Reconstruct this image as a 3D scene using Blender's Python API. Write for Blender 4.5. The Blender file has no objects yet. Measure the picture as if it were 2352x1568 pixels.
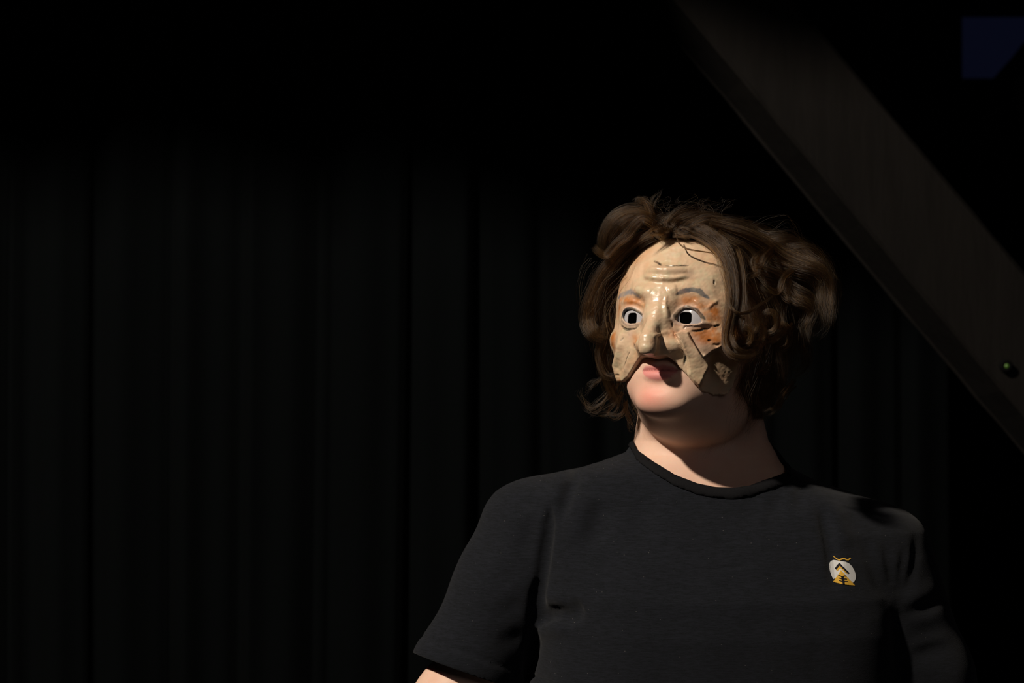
import bpy, bmesh, math, random, time
import numpy as np
from mathutils import Vector, Matrix

# ------------------------------------------------------------------ camera, light, exposure
S = bpy.context.scene
COL = S.collection
CAM = np.array([0.0, -2.637, 1.54])          # photographer standing in the hall
FPX = 5274.0                                 # 50 mm on a 22.3 mm wide sensor, 2352 px across

cam_d = bpy.data.cameras.new('camera')
cam_d.sensor_fit = 'HORIZONTAL'; cam_d.sensor_width = 22.3; cam_d.lens = 50.0
cam_d.clip_start = 0.05; cam_d.clip_end = 60
cam_d.dof.use_dof = True; cam_d.dof.focus_distance = 2.57; cam_d.dof.aperture_fstop = 4.0
cam = bpy.data.objects.new('camera', cam_d); COL.objects.link(cam)
cam.location = CAM.tolist(); cam.rotation_euler = (math.pi/2, 0, 0)
S.camera = cam

w = bpy.data.worlds.new('dusk'); S.world = w; w.use_nodes = True
w.node_tree.nodes['Background'].inputs[0].default_value = (0.30, 0.36, 1.0, 1)
w.node_tree.nodes['Background'].inputs[1].default_value = 0.0070

def aim(o, target):
    o.rotation_euler = (Vector(target) - o.location).to_track_quat('-Z', 'Y').to_euler()

key_d = bpy.data.lights.new('stage_spot', 'SPOT')
key_d.energy = 900; key_d.color = (1.0, 0.88, 0.74); key_d.spot_size = math.radians(84); key_d.spot_blend = 0.5
key_d.shadow_soft_size = 0.075
key = bpy.data.objects.new('stage_spot', key_d); COL.objects.link(key)
key.location = (-2.11, -1.94, 4.12); aim(key, (0.20, -0.02, 1.30))

fill_d = bpy.data.lights.new('front_fill', 'AREA')  # unseen fill lamp, added to lift the shadows from the front
fill_d.energy = 8; fill_d.color = (1.0, 0.90, 0.90); fill_d.shape = 'DISK'; fill_d.size = 1.6
fill = bpy.data.objects.new('front_fill', fill_d); COL.objects.link(fill)
fill.location = (1.6, -4.6, 3.2); aim(fill, (0.3, 0.0, 1.5))

S.view_settings.view_transform = 'Standard'; S.view_settings.look = 'None'
S.view_settings.exposure = 0.0; S.view_settings.gamma = 1.0
S.view_settings.use_curve_mapping = False

T0 = time.time()
def tick(s): print('%-28s %.1fs' % (s, time.time()-T0))

#--SDF BEGIN
# ------------------------------------------------------------------ distance-field toolkit
PSI, TH = math.radians(28.0), math.radians(10.0)           # the head turns to its right and lifts a little
HO = np.array([0.2095, 0.0, 1.568])                        # head origin between the ears at eye height
HF = np.array([-math.sin(PSI)*math.cos(TH), -math.cos(PSI)*math.cos(TH), math.sin(TH)])
HR = np.array([math.cos(PSI), -math.sin(PSI), 0.0])
HU = np.array([math.sin(PSI)*math.sin(TH), math.cos(PSI)*math.sin(TH), math.cos(TH)])
HM = np.stack([HR, HU, HF], 0)                             # rows: head axes in the world
def to_local(P): return (P - HO) @ HM.T
def to_world(L): return L @ HM + HO

def smin(a, b, k):
    h = np.clip(0.5 + 0.5*(b-a)/k, 0, 1)
    return b*(1-h) + a*h - k*h*(1-h)
def smax(a, b, k): return -smin(-a, -b, k)
def ell(P, c, r):
    q = P - np.asarray(c); r = np.asarray(r)
    k0 = np.sqrt(((q/r)**2).sum(-1)); k1 = np.sqrt(((q/(r*r))**2).sum(-1)) + 1e-9
    return k0*(k0-1)/k1
def ball(P, c, r): return np.sqrt(((P-np.asarray(c))**2).sum(-1)) - r
def cone(P, a, b, ra, rb):
    a = np.asarray(a, float); b = np.asarray(b, float); ab = b-a
    t = np.clip(((P-a)@ab)/(ab@ab), 0, 1)
    return np.sqrt(((P-a-t[..., None]*ab)**2).sum(-1)) - (ra + (rb-ra)*t)
def chain(P, pts, k=0.02):
    d = None
    for (a, ra), (b, rb) in zip(pts[:-1], pts[1:]):
        e = cone(P, a, b, ra, rb); d = e if d is None else smin(d, e, k)
    return d
def pl_dist(P, pts):
    """distance to a polyline and position along it 0..1"""
    pts = np.asarray(pts, float); n = len(pts)-1
    best = np.full(P.shape[0], 1e9); tt = np.zeros(P.shape[0])
    ln = np.sqrt(((pts[1:]-pts[:-1])**2).sum(-1)); cum = np.concatenate([[0], np.cumsum(ln)])
    for i in range(n):
        ab = pts[i+1]-pts[i]; t = np.clip(((P-pts[i])@ab)/(ab@ab+1e-12), 0, 1)
        d = ((P-pts[i]-t[:, None]*ab)**2).sum(-1)
        m = d < best; best[m] = d[m]; tt[m] = (cum[i] + t[m]*ln[i])/cum[-1]
    return np.sqrt(best), tt
_rs = np.random.RandomState(7)
def wnoise(P, scale, seed=0, octs=3):
    """smooth noise from sums of plane waves, about -1..1"""
    rs = np.random.RandomState(seed); v = np.zeros(P.shape[0]); amp = 1.0
    for o in range(octs):
        for _ in range(5):
            d = rs.normal(size=3); d /= np.linalg.norm(d)
            d2 = rs.normal(size=3); d2 /= np.linalg.norm(d2)
            ph = rs.rand(2)*6.28
            v += amp*np.sin(P@d*6.28/scale*(0.7+rs.rand()*.6) + ph[0] + 1.3*np.sin(P@d2*6.28/scale*.6+ph[1]))*0.42
        amp *= 0.5; scale *= 0.48
    return v

# ---- the mask: outer face in head coordinates (u right, v up, w forward)
def mask_base(L):
    up = ell(L, (0, 0, 0), (0.0885, 0.1120, 0.1005)); lo = ell(L, (0, 0, 0), (0.0885, 0.200, 0.1005))
    d = np.where(L[:, 1] > 0, up, lo)
    A = np.abs(L[:, 0]); M = L.copy(); M[:, 0] = A
    d = smin(d, ell(M, (0.0535, -0.037, 0.044), (0.0255, 0.018, 0.030)), 0.010)      # cheek bones
    d = smax(d, -ell(M, (0.0355, -0.0070, 0.1090), (0.0210, 0.0175, 0.0160)), 0.012)  # eye sockets
    d = smin(d, ell(M, (0.0340, -0.0165, 0.0745), (0.0205, 0.0165, 0.0170)), 0.005)   # lids over the eyeballs
    d = smin(d, chain(L, [((0, 0.026, 0.086), 0.0110), ((0, -0.012, 0.0995), 0.0070), ((0, -0.038, 0.1180), 0.0075)]), 0.017)
    d = smin(d, ell(M, (0.0065, -0.0360, 0.0970), (0.0100, 0.0220, 0.0105)), 0.009)   # flanks of the nose
    d = smin(d, cone(L, (0.0, -0.0480, 0.1225), (0.0, -0.0570, 0.1235), 0.0098, 0.0095), 0.006)   # drooping nose tip
    d = smin(d, cone(L, (0, -0.054, 0.1190), (0, -0.0590, 0.096), 0.0085, 0.009), 0.007)
    d = smin(d, ell(L, (0.0155, -0.0500, 0.0950), (0.0145, 0.0105, 0.0125)), 0.010)   # nostril wings
    d = smin(d, ell(L, (-0.0125, -0.0510, 0.0985), (0.0105, 0.0095, 0.0150)), 0.010)
    return d

# ---- the person's skin, head part
def head_skin(L):
    A = np.abs(L[:, 0]); M = L.copy(); M[:, 0] = A
    d = ell(L, (0, 0.012, -0.012), (0.0760, 0.0980, 0.0980))
    d = smin(d, ell(L, (0, -0.045, 0.022), (0.0640, 0.062, 0.0620)), 0.03)
    d = smin(d, ell(L, (0, -0.0840, 0.0400), (0.0555, 0.0450, 0.0460)), 0.022)      # lower face
    d = smin(d, ell(L, (0, -0.1090, 0.0690), (0.0290, 0.0160, 0.0190)), 0.016)      # chin
    d = smin(d, ell(L, (0, -0.1060, -0.0150), (0.0630, 0.0420, 0.0640)), 0.020)     # full throat under the jaw
    d = smax(d, -ell(L, (0, -0.0935, 0.1010), (0.0230, 0.0055, 0.0110)), 0.010)     # dip under the lower lip
    d = smin(d, cone(L, (0, -0.020, 0.084), (0, -0.040, 0.094), 0.009, 0.011), 0.01)
    # lips
    X = L[:, 0]; lipl = -0.0765 + 2.4*X*X*1.0 - 0.0*X
    arch = np.maximum(0, 1-(X/0.0205)**2)
    wb = 0.0835 - 5.5*X*X
    q = np.stack([X*0, L[:, 1]-(lipl+0.0052), L[:, 2]-wb], -1)
    upl = np.sqrt((q[:, 1]/0.0052)**2 + (q[:, 2]/0.0066)**2)
    q2 = np.stack([X*0, L[:, 1]-(lipl-0.0057), L[:, 2]-(wb-0.0005)], -1)
    lol = np.sqrt((q2[:, 1]/0.0062)**2 + (q2[:, 2]/0.0078)**2)
    g = np.sqrt(arch)+0.02
    du = np.where(A < 0.030, (upl - g)*0.0052, 0.02); dl = np.where(A < 0.030, (lol - g*0.97)*0.0060, 0.02)
    d = smin(d, du, 0.004); d = smin(d, dl, 0.004)
    lg = np.sqrt((L[:, 1]-lipl)**2*1.0 + (np.minimum(L[:, 2]-(wb+0.0055), 0))**2*0.25)
    d = d + np.where((A < 0.030) & (L[:, 2] > 0.06), 0.0022*np.exp(-(lg/0.0011)**2), 0)
    # ears
    d = smin(d, ell(M, (0.0775, -0.010, -0.020), (0.0075, 0.030, 0.0170)), 0.006)
    return d

# ---- shirt and torso, in the world
_TZ = [0.80, 0.95, 1.05, 1.148, 1.21, 1.25, 1.29, 1.32, 1.346, 1.364, 1.379, 1.389, 1.3994, 1.4096, 1.425, 1.45]
_TL = [.045, .030, .020, .025, .034, .034, .026, .016, .008, .012, .035, .0606, .104, .1345, .146, .150]
_TR = [.450, .460, .468, .463, .458, .455, .452, .446, .427, .394, .354, .335, .320, .3135, .302, .296]
_TF = [-.085, -.110, -.120, -.112, -.112, -.105, -.086, -.069, -.053, -.043, -.035, -.029, -.021, -.013, -.001, .004]
_TB = [.150, .150, .150, .155, .160, .160, .158, .155, .148, .140, .136, .133, .128, .122, .114, .110]
def loft(P, off):
    z = P[:, 2]
    l = np.interp(z, _TZ, _TL) + off; r = np.interp(z, _TZ, _TR) - off
    f = np.interp(z, _TZ, _TF) + off; b = np.interp(z, _TZ, _TB) - off
    a = (r-l)/2; cx = (l+r)/2; bb = (b-f)/2; cy = (f+b)/2
    k = (np.abs((P[:, 0]-cx)/a)**2.35 + np.abs((P[:, 1]-cy)/bb)**2.35)**(1/2.35)
    d = (k-1)*np.minimum(a, bb)
    return np.maximum(d, np.maximum(z-1.46, 0.80-z))
ARM_L = [((.027, .055, 1.313), .0655), ((.000, .048, 1.250), .0640), ((-.0560, .040, 1.155), .0580), ((-.088, .036, 1.085), .0585)]
ARM_R = [((.430, .048, 1.285), .058), ((.480, .030, 1.150), .0530), ((.490, .026, 1.105), .0520)]
HEM_L = (np.array([-.0640, .040, 1.1600]), np.array([-.33, -.10, -.940]))
HEM_R = (np.array([.490, .026, 1.098]), np.array([.22, .06, -.974]))
def shirt_base(P):
    d = loft(P, 0.0)
    d = smin(d, chain(P, ARM_L), 0.022)
    d = smin(d, chain(P, ARM_R), 0.045)
    d = smax(d, 0.90-P[:, 2], 0.004)
    return d
_NX = [.125, .1452, .1602, .1849, .2096, .2294, .2491, .2689, .2887, .3152, .335]
_NZ = [1.460, 1.4136, 1.4026, 1.3878, 1.3784, 1.3744, 1.3734, 1.3754, 1.3818, 1.3890, 1.445]
def neck_s(P):
    """height below the neckline, front curve in front and a higher one at the nape"""
    f = np.clip((P[:, 1]-.03)/.05, 0, 1)
    return (np.interp(P[:, 0], _NX, _NZ)*(1-f) + np.maximum(1.425, np.interp(P[:, 0], _NX, _NZ))*f) - P[:, 2]

_AL = [((.048, .062, 1.305), .044), ((-.068, .041, 1.115), .0470), ((-.096, .046, 1.050), .0400),
       ((-.100, .015, .940), .0340), ((-.100, -.018, .830), .0240)]
_AR = [((.425, .060, 1.270), .038), ((.500, .030, 1.060), .0400), ((.512, .028, 1.010), .0390),
       ((.522, .000, .910), .0330), ((.525, -.030, .800), .0235)]
def hand(P, wr, sx):
    wr = np.asarray(wr)
    R = lambda x, y, z: wr + np.array([x*sx, y, z])
    d = cone(P, R(0, 0, 0), R(0.004, -0.012, -0.035), .022, .024)
    d = smin(d, ell(P, R(0.004, -0.020, -0.060), (.017, .038, .040)), .015)
    for y0, ln, r in ((-.048, .072, .0085), (-.028, .082, .0090), (-.008, .076, .0086), (.010, .060, .0078)):
        k = R(0.002, y0, -.088); m = R(0.010, y0-.004, -.088-ln*.5); t = R(0.026, y0-.004, -.088-ln*.92)
        d = smin(d, chain(P, [(k, r*1.1), (m, r), (t, r*.8)], .006), .007)
    d = smin(d, chain(P, [(R(.004, -.030, -.035), .013), (R(.020, -.058, -.062), .0110), (R(.028, -.066, -.090), .0090)], .006), .010)
    return d
def part_min(d, P, m, f, k):
    """blend field f into d where the mask m says it can matter"""
    if m.any(): d[m] = smin(d[m], f(P[m]), k)
def body_skin(P):
    z = P[:, 2]; d = np.full(len(P), .30)
    m = z > 1.30
    if m.any(): d[m] = head_skin(to_local(P[m]))
    part_min(d, P, (z > 1.28) & (z < 1.62), lambda p: cone(p, (.2180, .066, 1.50), (.2210, .068, 1.36), .0645, .0700), .010)
    part_min(d, P, (z > 1.20) & (z < 1.56), lambda p: cone(p, (.2200, .072, 1.40), (.2400, .085, 1.34), .0700, .090), .03)
    far = np.maximum(np.clip((np.abs(P[:, 0]-.229)-.075)/.04, 0, 1), np.clip((1.352-z)/.02, 0, 1))
    part_min(d, P, (z > .75) & (z < 1.50), lambda p: loft(p, (0.005+.014*far)[(z > .75) & (z < 1.50)]), .018)
    part_min(d, P, (z < 1.42) & (z > .7) & (P[:, 0] < .15), lambda p: chain(p, _AL), .025)
    part_min(d, P, (z < 1.42) & (z > .7) & (P[:, 0] > .35), lambda p: chain(p, _AR), .025)
    part_min(d, P, (z < .90) & (z > .55), lambda p: np.minimum(hand(p, _AL[-1][0], 1), hand(p, _AR[-1][0], -1)), .008)
    for s in (-1, 1):                                                    # legs
        part_min(d, P, z < 1.05, lambda p: chain(p, [((.245+.085*s, .03, .86), .080), ((.245+.105*s, .02, .48), .062),
                 ((.245+.110*s, .045, .32), .058), ((.245+.115*s, .05, .09), .038), ((.245+.125*s, -.09, .045), .032)], .02), .04)
    return d
#--SDF END

# ------------------------------------------------------------------ meshing
def evaluate(f, P, chunk=400000):
    out = np.empty(len(P), np.float64)
    for i in range(0, len(P), chunk): out[i:i+chunk] = f(P[i:i+chunk])
    return out
def grid_eval(f, xs, ys, zs, B=6, margin=0.012):
    nx, ny, nz = len(xs), len(ys), len(zs)
    bi = [np.arange(0, n, B) for n in (nx, ny, nz)]
    cen = [np.array([(a[i]+a[min(i+B-1, len(a)-1)])/2 for i in b]) for a, b in zip((xs, ys, zs), bi)]
    hal = [np.array([(a[min(i+B, len(a)-1)]-a[i])/2 for i in b]) for a, b in zip((xs, ys, zs), bi)]
    C = np.stack(np.meshgrid(*cen, indexing='ij'), -1).reshape(-1, 3)
    H = np.sqrt((np.stack(np.meshgrid(*hal, indexing='ij'), -1).reshape(-1, 3)**2).sum(-1))
    D = evaluate(f, C)
    F = np.repeat(np.repeat(np.repeat(D.reshape([len(b) for b in bi]), B, 0), B, 1), B, 2)[:nx, :ny, :nz].astype(np.float32).copy()
    act = np.nonzero(np.abs(D) < H*1.35 + margin)[0]
    I = np.stack(np.meshgrid(*bi, indexing='ij'), -1).reshape(-1, 3)[act]
    o = np.stack(np.meshgrid(np.arange(B), np.arange(B), np.arange(B), indexing='ij'), -1).reshape(-1, 3)
    for s in range(0, len(I), 2000):
        J = (I[s:s+2000, None, :] + o[None]).reshape(-1, 3)
        J = J[(J[:, 0] < nx) & (J[:, 1] < ny) & (J[:, 2] < nz)]
        F[J[:, 0], J[:, 1], J[:, 2]] = evaluate(f, np.stack([xs[J[:, 0]], ys[J[:, 1]], zs[J[:, 2]]], -1))
    return F
def surface_nets(F, xs, ys, zs):
    nx, ny, nz = F.shape; Sg = F < 0
    cnt = np.zeros((nx-1, ny-1, nz-1), np.int8)
    for a in (0, 1):
        for b in (0, 1):
            for c in (0, 1): cnt += Sg[a:nx-1+a, b:ny-1+b, c:nz-1+c]
    ids = np.full(cnt.shape, -1, np.int64)
    A = np.argwhere((cnt > 0) & (cnt < 8)); ids[A[:, 0], A[:, 1], A[:, 2]] = np.arange(len(A))
    acc = np.zeros((len(A), 3)); n = np.zeros(len(A))
    G = (xs, ys, zs)
    for ax in range(3):
        o1, o2 = [i for i in range(3) if i != ax]
        for p in (0, 1):
            for q in (0, 1):
                a = A.copy(); a[:, o1] += p; a[:, o2] += q
                b = a.copy(); b[:, ax] += 1
                fa = F[a[:, 0], a[:, 1], a[:, 2]].astype(float); fb = F[b[:, 0], b[:, 1], b[:, 2]].astype(float)
                m = (fa < 0) != (fb < 0); t = fa[m]/(fa[m]-fb[m])
                pt = np.zeros((m.sum(), 3))
                pt[:, o1] = G[o1][a[m, o1]]; pt[:, o2] = G[o2][a[m, o2]]
                pt[:, ax] = G[ax][a[m, ax]]*(1-t) + G[ax][b[m, ax]]*t
                acc[m] += pt; n[m] += 1
    V = acc/n[:, None]; Q = []
    for ax in range(3):
        o1, o2 = (ax+1) % 3, (ax+2) % 3
        sl0 = [slice(None)]*3; sl1 = [slice(None)]*3; sl0[ax] = slice(0, -1); sl1[ax] = slice(1, None)
        for o in (o1, o2): sl0[o] = slice(1, -1); sl1[o] = slice(1, -1)
        s0 = Sg[tuple(sl0)]; s1 = Sg[tuple(sl1)]
        for flip, m in ((False, s0 & ~s1), (True, ~s0 & s1)):
            E = np.argwhere(m)
            if not len(E): continue
            E[:, o1] += 1; E[:, o2] += 1
            cs = []
            for (p, q) in ((-1, -1), (0, -1), (0, 0), (-1, 0)):
                e = E.copy(); e[:, o1] += p; e[:, o2] += q; cs.append(ids[e[:, 0], e[:, 1], e[:, 2]])
            c = np.stack(cs, -1); Q.append(c[:, ::-1] if flip else c)
    Q = np.concatenate(Q); return V, Q[(Q >= 0).all(1)]
def project(f, V, it=2, h=6e-4, cap=0.006):
    for _ in range(it):
        d = evaluate(f, V); g = np.zeros_like(V)
        for a in range(3):
            e = np.zeros(3); e[a] = h; g[:, a] = (evaluate(f, V+e)-evaluate(f, V-e))/(2*h)
        g2 = (g*g).sum(-1) + 1e-3
        st = -g*(d/g2)[:, None]; ln = np.sqrt((st**2).sum(-1)) + 1e-12
        V = V + st*np.minimum(1, cap/ln)[:, None]
    return V
def axis(segs):
    """segs: (start, stop, step) runs joined into one axis"""
    out = []
    for a, b, s in segs: out.append(np.arange(a, b-1e-9, s))
    out.append(np.array([segs[-1][1]])); return np.concatenate(out)
def tris(Q): return np.concatenate([Q[:, [0, 1, 2]], Q[:, [0, 2, 3]]]) if Q.shape[1] == 4 else Q
def clip(V, Fc, s):
    """keep the part of a triangle mesh where s >= 0, cut cleanly along s = 0"""
    Fc = tris(Fc); pos = s >= 0; c = pos[Fc].sum(1)
    keep = [Fc[c == 3]]; N = len(V); pairs = []; polys = []
    one = Fc[c == 1]; two = Fc[c == 2]
    def rot(T, want):
        k = np.argmax(pos[T] == want, 1); i = np.arange(len(T))
        return np.stack([T[i, k], T[i, (k+1) % 3], T[i, (k+2) % 3]], 1)
    one = rot(one, True); two = rot(two, False)
    e = np.concatenate([one[:, [0, 1]], one[:, [0, 2]], two[:, [0, 1]], two[:, [0, 2]]])
    if len(e):
        e = np.sort(e, 1); u, inv = np.unique(e[:, 0]*N + e[:, 1], return_inverse=True)
        a, b = u//N, u % N; t = np.clip(s[a]/(s[a]-s[b]), 0, 1)
        V = np.concatenate([V, V[a]*(1-t)[:, None] + V[b]*t[:, None]]); inv = inv.reshape(-1)+N
        n1, n2 = len(one), len(two)
        i1, i2, i3, i4 = inv[:n1], inv[n1:2*n1], inv[2*n1:2*n1+n2], inv[2*n1+n2:]
        keep += [np.stack([one[:, 0], i1, i2], 1), np.stack([i3, two[:, 1], two[:, 2]], 1), np.stack([i3, two[:, 2], i4], 1)]
    Fc = np.concatenate(keep); used = np.unique(Fc); m = np.full(len(V), -1); m[used] = np.arange(len(used))
    return V[used], m[Fc]
def mesh_obj(name, V, Fc, mat=None, parent=None, smooth=True, color=None):
    V = np.asarray(V, np.float32); Fc = np.asarray(Fc, np.int32); k = Fc.shape[1]
    me = bpy.data.meshes.new(name)
    me.vertices.add(len(V)); me.vertices.foreach_set('co', V.ravel())
    me.loops.add(Fc.size); me.loops.foreach_set('vertex_index', Fc.ravel())
    me.polygons.add(len(Fc)); me.polygons.foreach_set('loop_start', np.arange(0, Fc.size, k, dtype=np.int32))
    me.update(calc_edges=True)
    if smooth: me.polygons.foreach_set('use_smooth', np.ones(len(Fc), bool))
    if color is not None:
        a = me.color_attributes.new('paint', 'FLOAT_COLOR', 'POINT')
        c = np.ones((len(V), 4), np.float32); c[:, :color.shape[1]] = color; a.data.foreach_set('color', c.ravel())
    o = bpy.data.objects.new(name, me); COL.objects.link(o)
    if mat: me.materials.append(mat)
    if parent: o.parent = parent
    return o
def tag(o, label, cat, group=None, kind=None):
    o['label'] = label; o['category'] = cat
    if group: o['group'] = group
    if kind: o['kind'] = kind
    return o
def empty(name): 
    o = bpy.data.objects.new(name, None); COL.objects.link(o); o.empty_display_size = .05; return o
def box_obj(name, a, b, mat, parent=None, bevel=0.0):
    """box between two corners"""
    bm = bmesh.new(); bmesh.ops.create_cube(bm, size=1)
    for v in bm.verts: v.co = Vector([(a[i]+b[i])/2 + v.co[i]*(b[i]-a[i]) for i in range(3)])
    if bevel: bmesh.ops.bevel(bm, geom=bm.edges[:], offset=bevel, segments=2, affect='EDGES')
    me = bpy.data.meshes.new(name); bm.to_mesh(me); bm.free(); me.materials.append(mat)
    o = bpy.data.objects.new(name, me); COL.objects.link(o)
    if parent: o.parent = parent
    return o

# ------------------------------------------------------------------ materials
def lin(r, g, b):
    f = lambda c: (c/255/12.92 if c/255 <= .04045 else ((c/255+.055)/1.055)**2.4)
    return (f(r), f(g), f(b), 1)
class Mat:
    def __init__(s, name, rough=.6, spec=.5):
        s.m = bpy.data.materials.new(name); s.m.use_nodes = True; s.t = s.m.node_tree; s.n = s.t.nodes
        s.b = s.n['Principled BSDF']; s.b.inputs['Roughness'].default_value = rough
        s.b.inputs['Specular IOR Level'].default_value = spec
    def node(s, typ, **k):
        n = s.n.new(typ)
        for a, v in k.items():
            if a.startswith('i_'): n.inputs[a[2:].replace('_', ' ')].default_value = v
            else: setattr(n, a, v)
        return n
    def link(s, a, b): s.t.links.new(a, b)
    def coords(s, scale=(1, 1, 1)):
        tc = s.node('ShaderNodeTexCoord'); mp = s.node('ShaderNodeMapping'); mp.inputs['Scale'].default_value = scale
        s.link(tc.outputs['Object'], mp.inputs[0]); return mp.outputs[0]
    def noise(s, co, scale, detail=4, rough=.55):
        n = s.node('ShaderNodeTexNoise'); n.inputs['Scale'].default_value = scale
        n.inputs['Detail'].default_value = detail; n.inputs['Roughness'].default_value = rough
        s.link(co, n.inputs['Vector']); return n.outputs[0]
    def ramp(s, fac, stops):
        r = s.node('ShaderNodeValToRGB'); e = r.color_ramp.elements
        while len(e) < len(stops): e.new(.5)
        for x, (p, c) in zip(e, stops): x.position = p; x.color = c
        s.link(fac, r.inputs[0]); return r.outputs[0]
    def mix(s, fac, a, b, mode='MIX'):
        m = s.node('ShaderNodeMix', data_type='RGBA', blend_type=mode)
        for sock, v in ((m.inputs[0], fac), (m.inputs[6], a), (m.inputs[7], b)):
            if hasattr(v, 'is_linked'): s.link(v, sock)
            else: sock.default_value = v
        return m.outputs[2]
    def color(s, c):
        if hasattr(c, 'is_linked'): s.link(c, s.b.inputs['Base Color'])
        else: s.b.inputs['Base Color'].default_value = c
    def bump(s, h, strength=.3, dist=.001):
        b = s.node('ShaderNodeBump'); b.inputs['Strength'].default_value = strength; b.inputs['Distance'].default_value = dist
        s.link(h, b.inputs['Height']); s.link(b.outputs[0], s.b.inputs['Normal'])

def g(v): return (v, v, v, 1)
def make_mats():
    M = {}
    m = Mat('black_drape', .95, .05); co = m.coords((1, 1, .15))
    m.color(m.mix(m.noise(co, 9), (.0007, .0011, .0013, 1), (.0012, .0018, .0021, 1)))
    m.b.inputs['Sheen Weight'].default_value = .0; M['drape'] = m.m
    m = Mat('dark_timber', .85, .15); co = m.coords((14, 14, 1.2)); n1 = m.noise(co, 2.2, 6, .65)
    m.color(m.ramp(n1, [(.25, (.0021, .0015, .0012, 1)), (.55, (.0037, .0029, .0024, 1)), (.8, (.0048, .0039, .0033, 1))]))
    m.bump(n1, .5, .004); M['timber'] = m.m
    m = Mat('black_paint', .9, .1); m.color((.0012, .0012, .0014, 1)); M['black'] = m.m
    m = Mat('stage_floor', .7, .2); co = m.coords(); m.color(m.mix(m.noise(co, 6), (.012, .011, .010, 1), (.022, .020, .018, 1))); M['floor'] = m.m
    m = Mat('plaster_dark', .95, .05); co = m.coords(); m.color(m.mix(m.noise(co, 3), (.0010, .0011, .0030, 1), (.0018, .0019, .0045, 1))); M['wall'] = m.m
    # skin
    m = Mat('skin', .52, .25); vc = m.node('ShaderNodeVertexColor', layer_name='paint'); co = m.coords()
    n1 = m.noise(co, 55, 5, .6); c = m.mix(m.ramp(n1, [(.35, g(0)), (.7, g(.22))]), vc.outputs[0], (.56, .24, .17, 1))
    m.color(c); m.b.inputs['Subsurface Weight'].default_value = .18; m.b.inputs['Subsurface Radius'].default_value = (1, .32, .16)
    m.b.inputs['Subsurface Scale'].default_value = .006
    m.bump(m.noise(co, 900, 3), .12, .0006); M['skin'] = m.m
    # painted paper pulp, varnished
    m = Mat('painted_paper_pulp', .30, .55); vc = m.node('ShaderNodeVertexColor', layer_name='paint'); co = m.coords()
    n1 = m.noise(co, 60, 6, .62); n2 = m.noise(co, 24, 5, .6); n3 = m.noise(co, 260, 4, .6)
    c = m.mix(m.ramp(n1, [(.42, g(0)), (.68, g(.55))]), vc.outputs[0], m.mix(.62, vc.outputs[0], (.42, .36, .24, 1)))
    c = m.mix(m.ramp(n2, [(.50, g(0)), (.72, g(.40))]), c, m.mix(.75, c, (.66, .33, .17, 1)))
    m.color(c)
    m.link(m.ramp(n1, [(.3, g(.24)), (.7, g(.46))]), m.b.inputs['Roughness'])
    hh = m.node('ShaderNodeMath', operation='MULTIPLY_ADD'); m.link(n3, hh.inputs[0]); hh.inputs[1].default_value = .35; m.link(n1, hh.inputs[2])
    m.bump(hh.outputs[0], .30, .0008); M['mask'] = m.m
    m = Mat('eye_white_paint', .25, .5); co = m.coords(); m.color(m.mix(m.noise(co, 180, 3), (.44, .43, .45, 1), (.32, .32, .35, 1))); M['eye'] = m.m
    m = Mat('dark_patch_black', .95, .0); m.color((.0008, .0008, .0008, 1)); M['dark_patch'] = m.m  # near-black that paints in the darkness behind the eye holes
    # heathered jersey
    m = Mat('heather_jersey', .9, .12); co = m.coords((1, 1, 1)); cs = m.coords((90, 90, 700)); cf = m.coords((500, 500, 1500))
    a = m.noise(cs, 1.0, 5, .7); b = m.noise(cf, 1.0, 2, .6)
    c = m.mix(m.ramp(a, [(.40, g(0)), (.62, g(1))]), (.0016, .0026, .0039, 1), (.0066, .0078, .0118, 1))
    c = m.mix(m.ramp(b, [(.35, g(0)), (.75, g(.8))]), c, (.0064, .0073, .0108, 1))
    ck = m.coords((420, 420, 900)); v = m.node('ShaderNodeTexVoronoi', feature='F1'); v.inputs['Scale'].default_value = 1.0
    m.link(ck, v.inputs['Vector'])
    wn = m.node('ShaderNodeTexWhiteNoise', noise_dimensions='3D'); m.link(v.outputs['Position'], wn.inputs['Vector'])
    sel = m.ramp(wn.outputs[0], [(.9925, g(0)), (.993, g(1))]); near = m.ramp(v.outputs['Distance'], [(.16, g(1)), (.32, g(0))])
    fl = m.node('ShaderNodeMath', operation='MULTIPLY'); m.link(sel, fl.inputs[0]); m.link(near, fl.inputs[1])
    c = m.mix(fl.outputs[0], c, (.075, .072, .070, 1)); m.color(c)
    m.b.inputs['Sheen Weight'].default_value = .04; m.b.inputs['Sheen Roughness'].default_value = .6
    m.bump(b, .25, .0006); M['jersey'] = m.m
    m = Mat('black_rib', .9, .1); co = m.coords((1, 1, 1)); m.color(m.mix(m.noise(co, 500), (.004, .004, .005, 1), (.008, .008, .009, 1))); M['rib'] = m.m
    m = Mat('print_white', .7, .2); m.color((.50, .50, .49, 1)); M['p_white'] = m.m
    m = Mat('print_gold', .7, .2); m.color((.52, .30, .035, 1)); M['p_gold'] = m.m
    m = Mat('print_black', .8, .1); m.color((.010, .009, .012, 1)); M['p_black'] = m.m
    m = Mat('dark_denim', .9, .1); co = m.coords(); m.color(m.mix(m.noise(co, 300), (.008, .009, .014, 1), (.016, .018, .026, 1))); M['denim'] = m.m
    m = Mat('black_leather', .5, .4); m.color((.008, .008, .008, 1)); M['shoe'] = m.m
    # hair
    m = Mat('brown_hair'); h = m.node('ShaderNodeBsdfHairPrincipled', parametrization='COLOR')
    hi = m.node('ShaderNodeHairInfo')
    m.link(m.ramp(hi.outputs['Random'], [(0, (.0030, .0013, .0005, 1)), (.58, (.017, .0075, .0024, 1)), (1, (.125, .060, .0170, 1))]), h.inputs['Color'])
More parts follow.
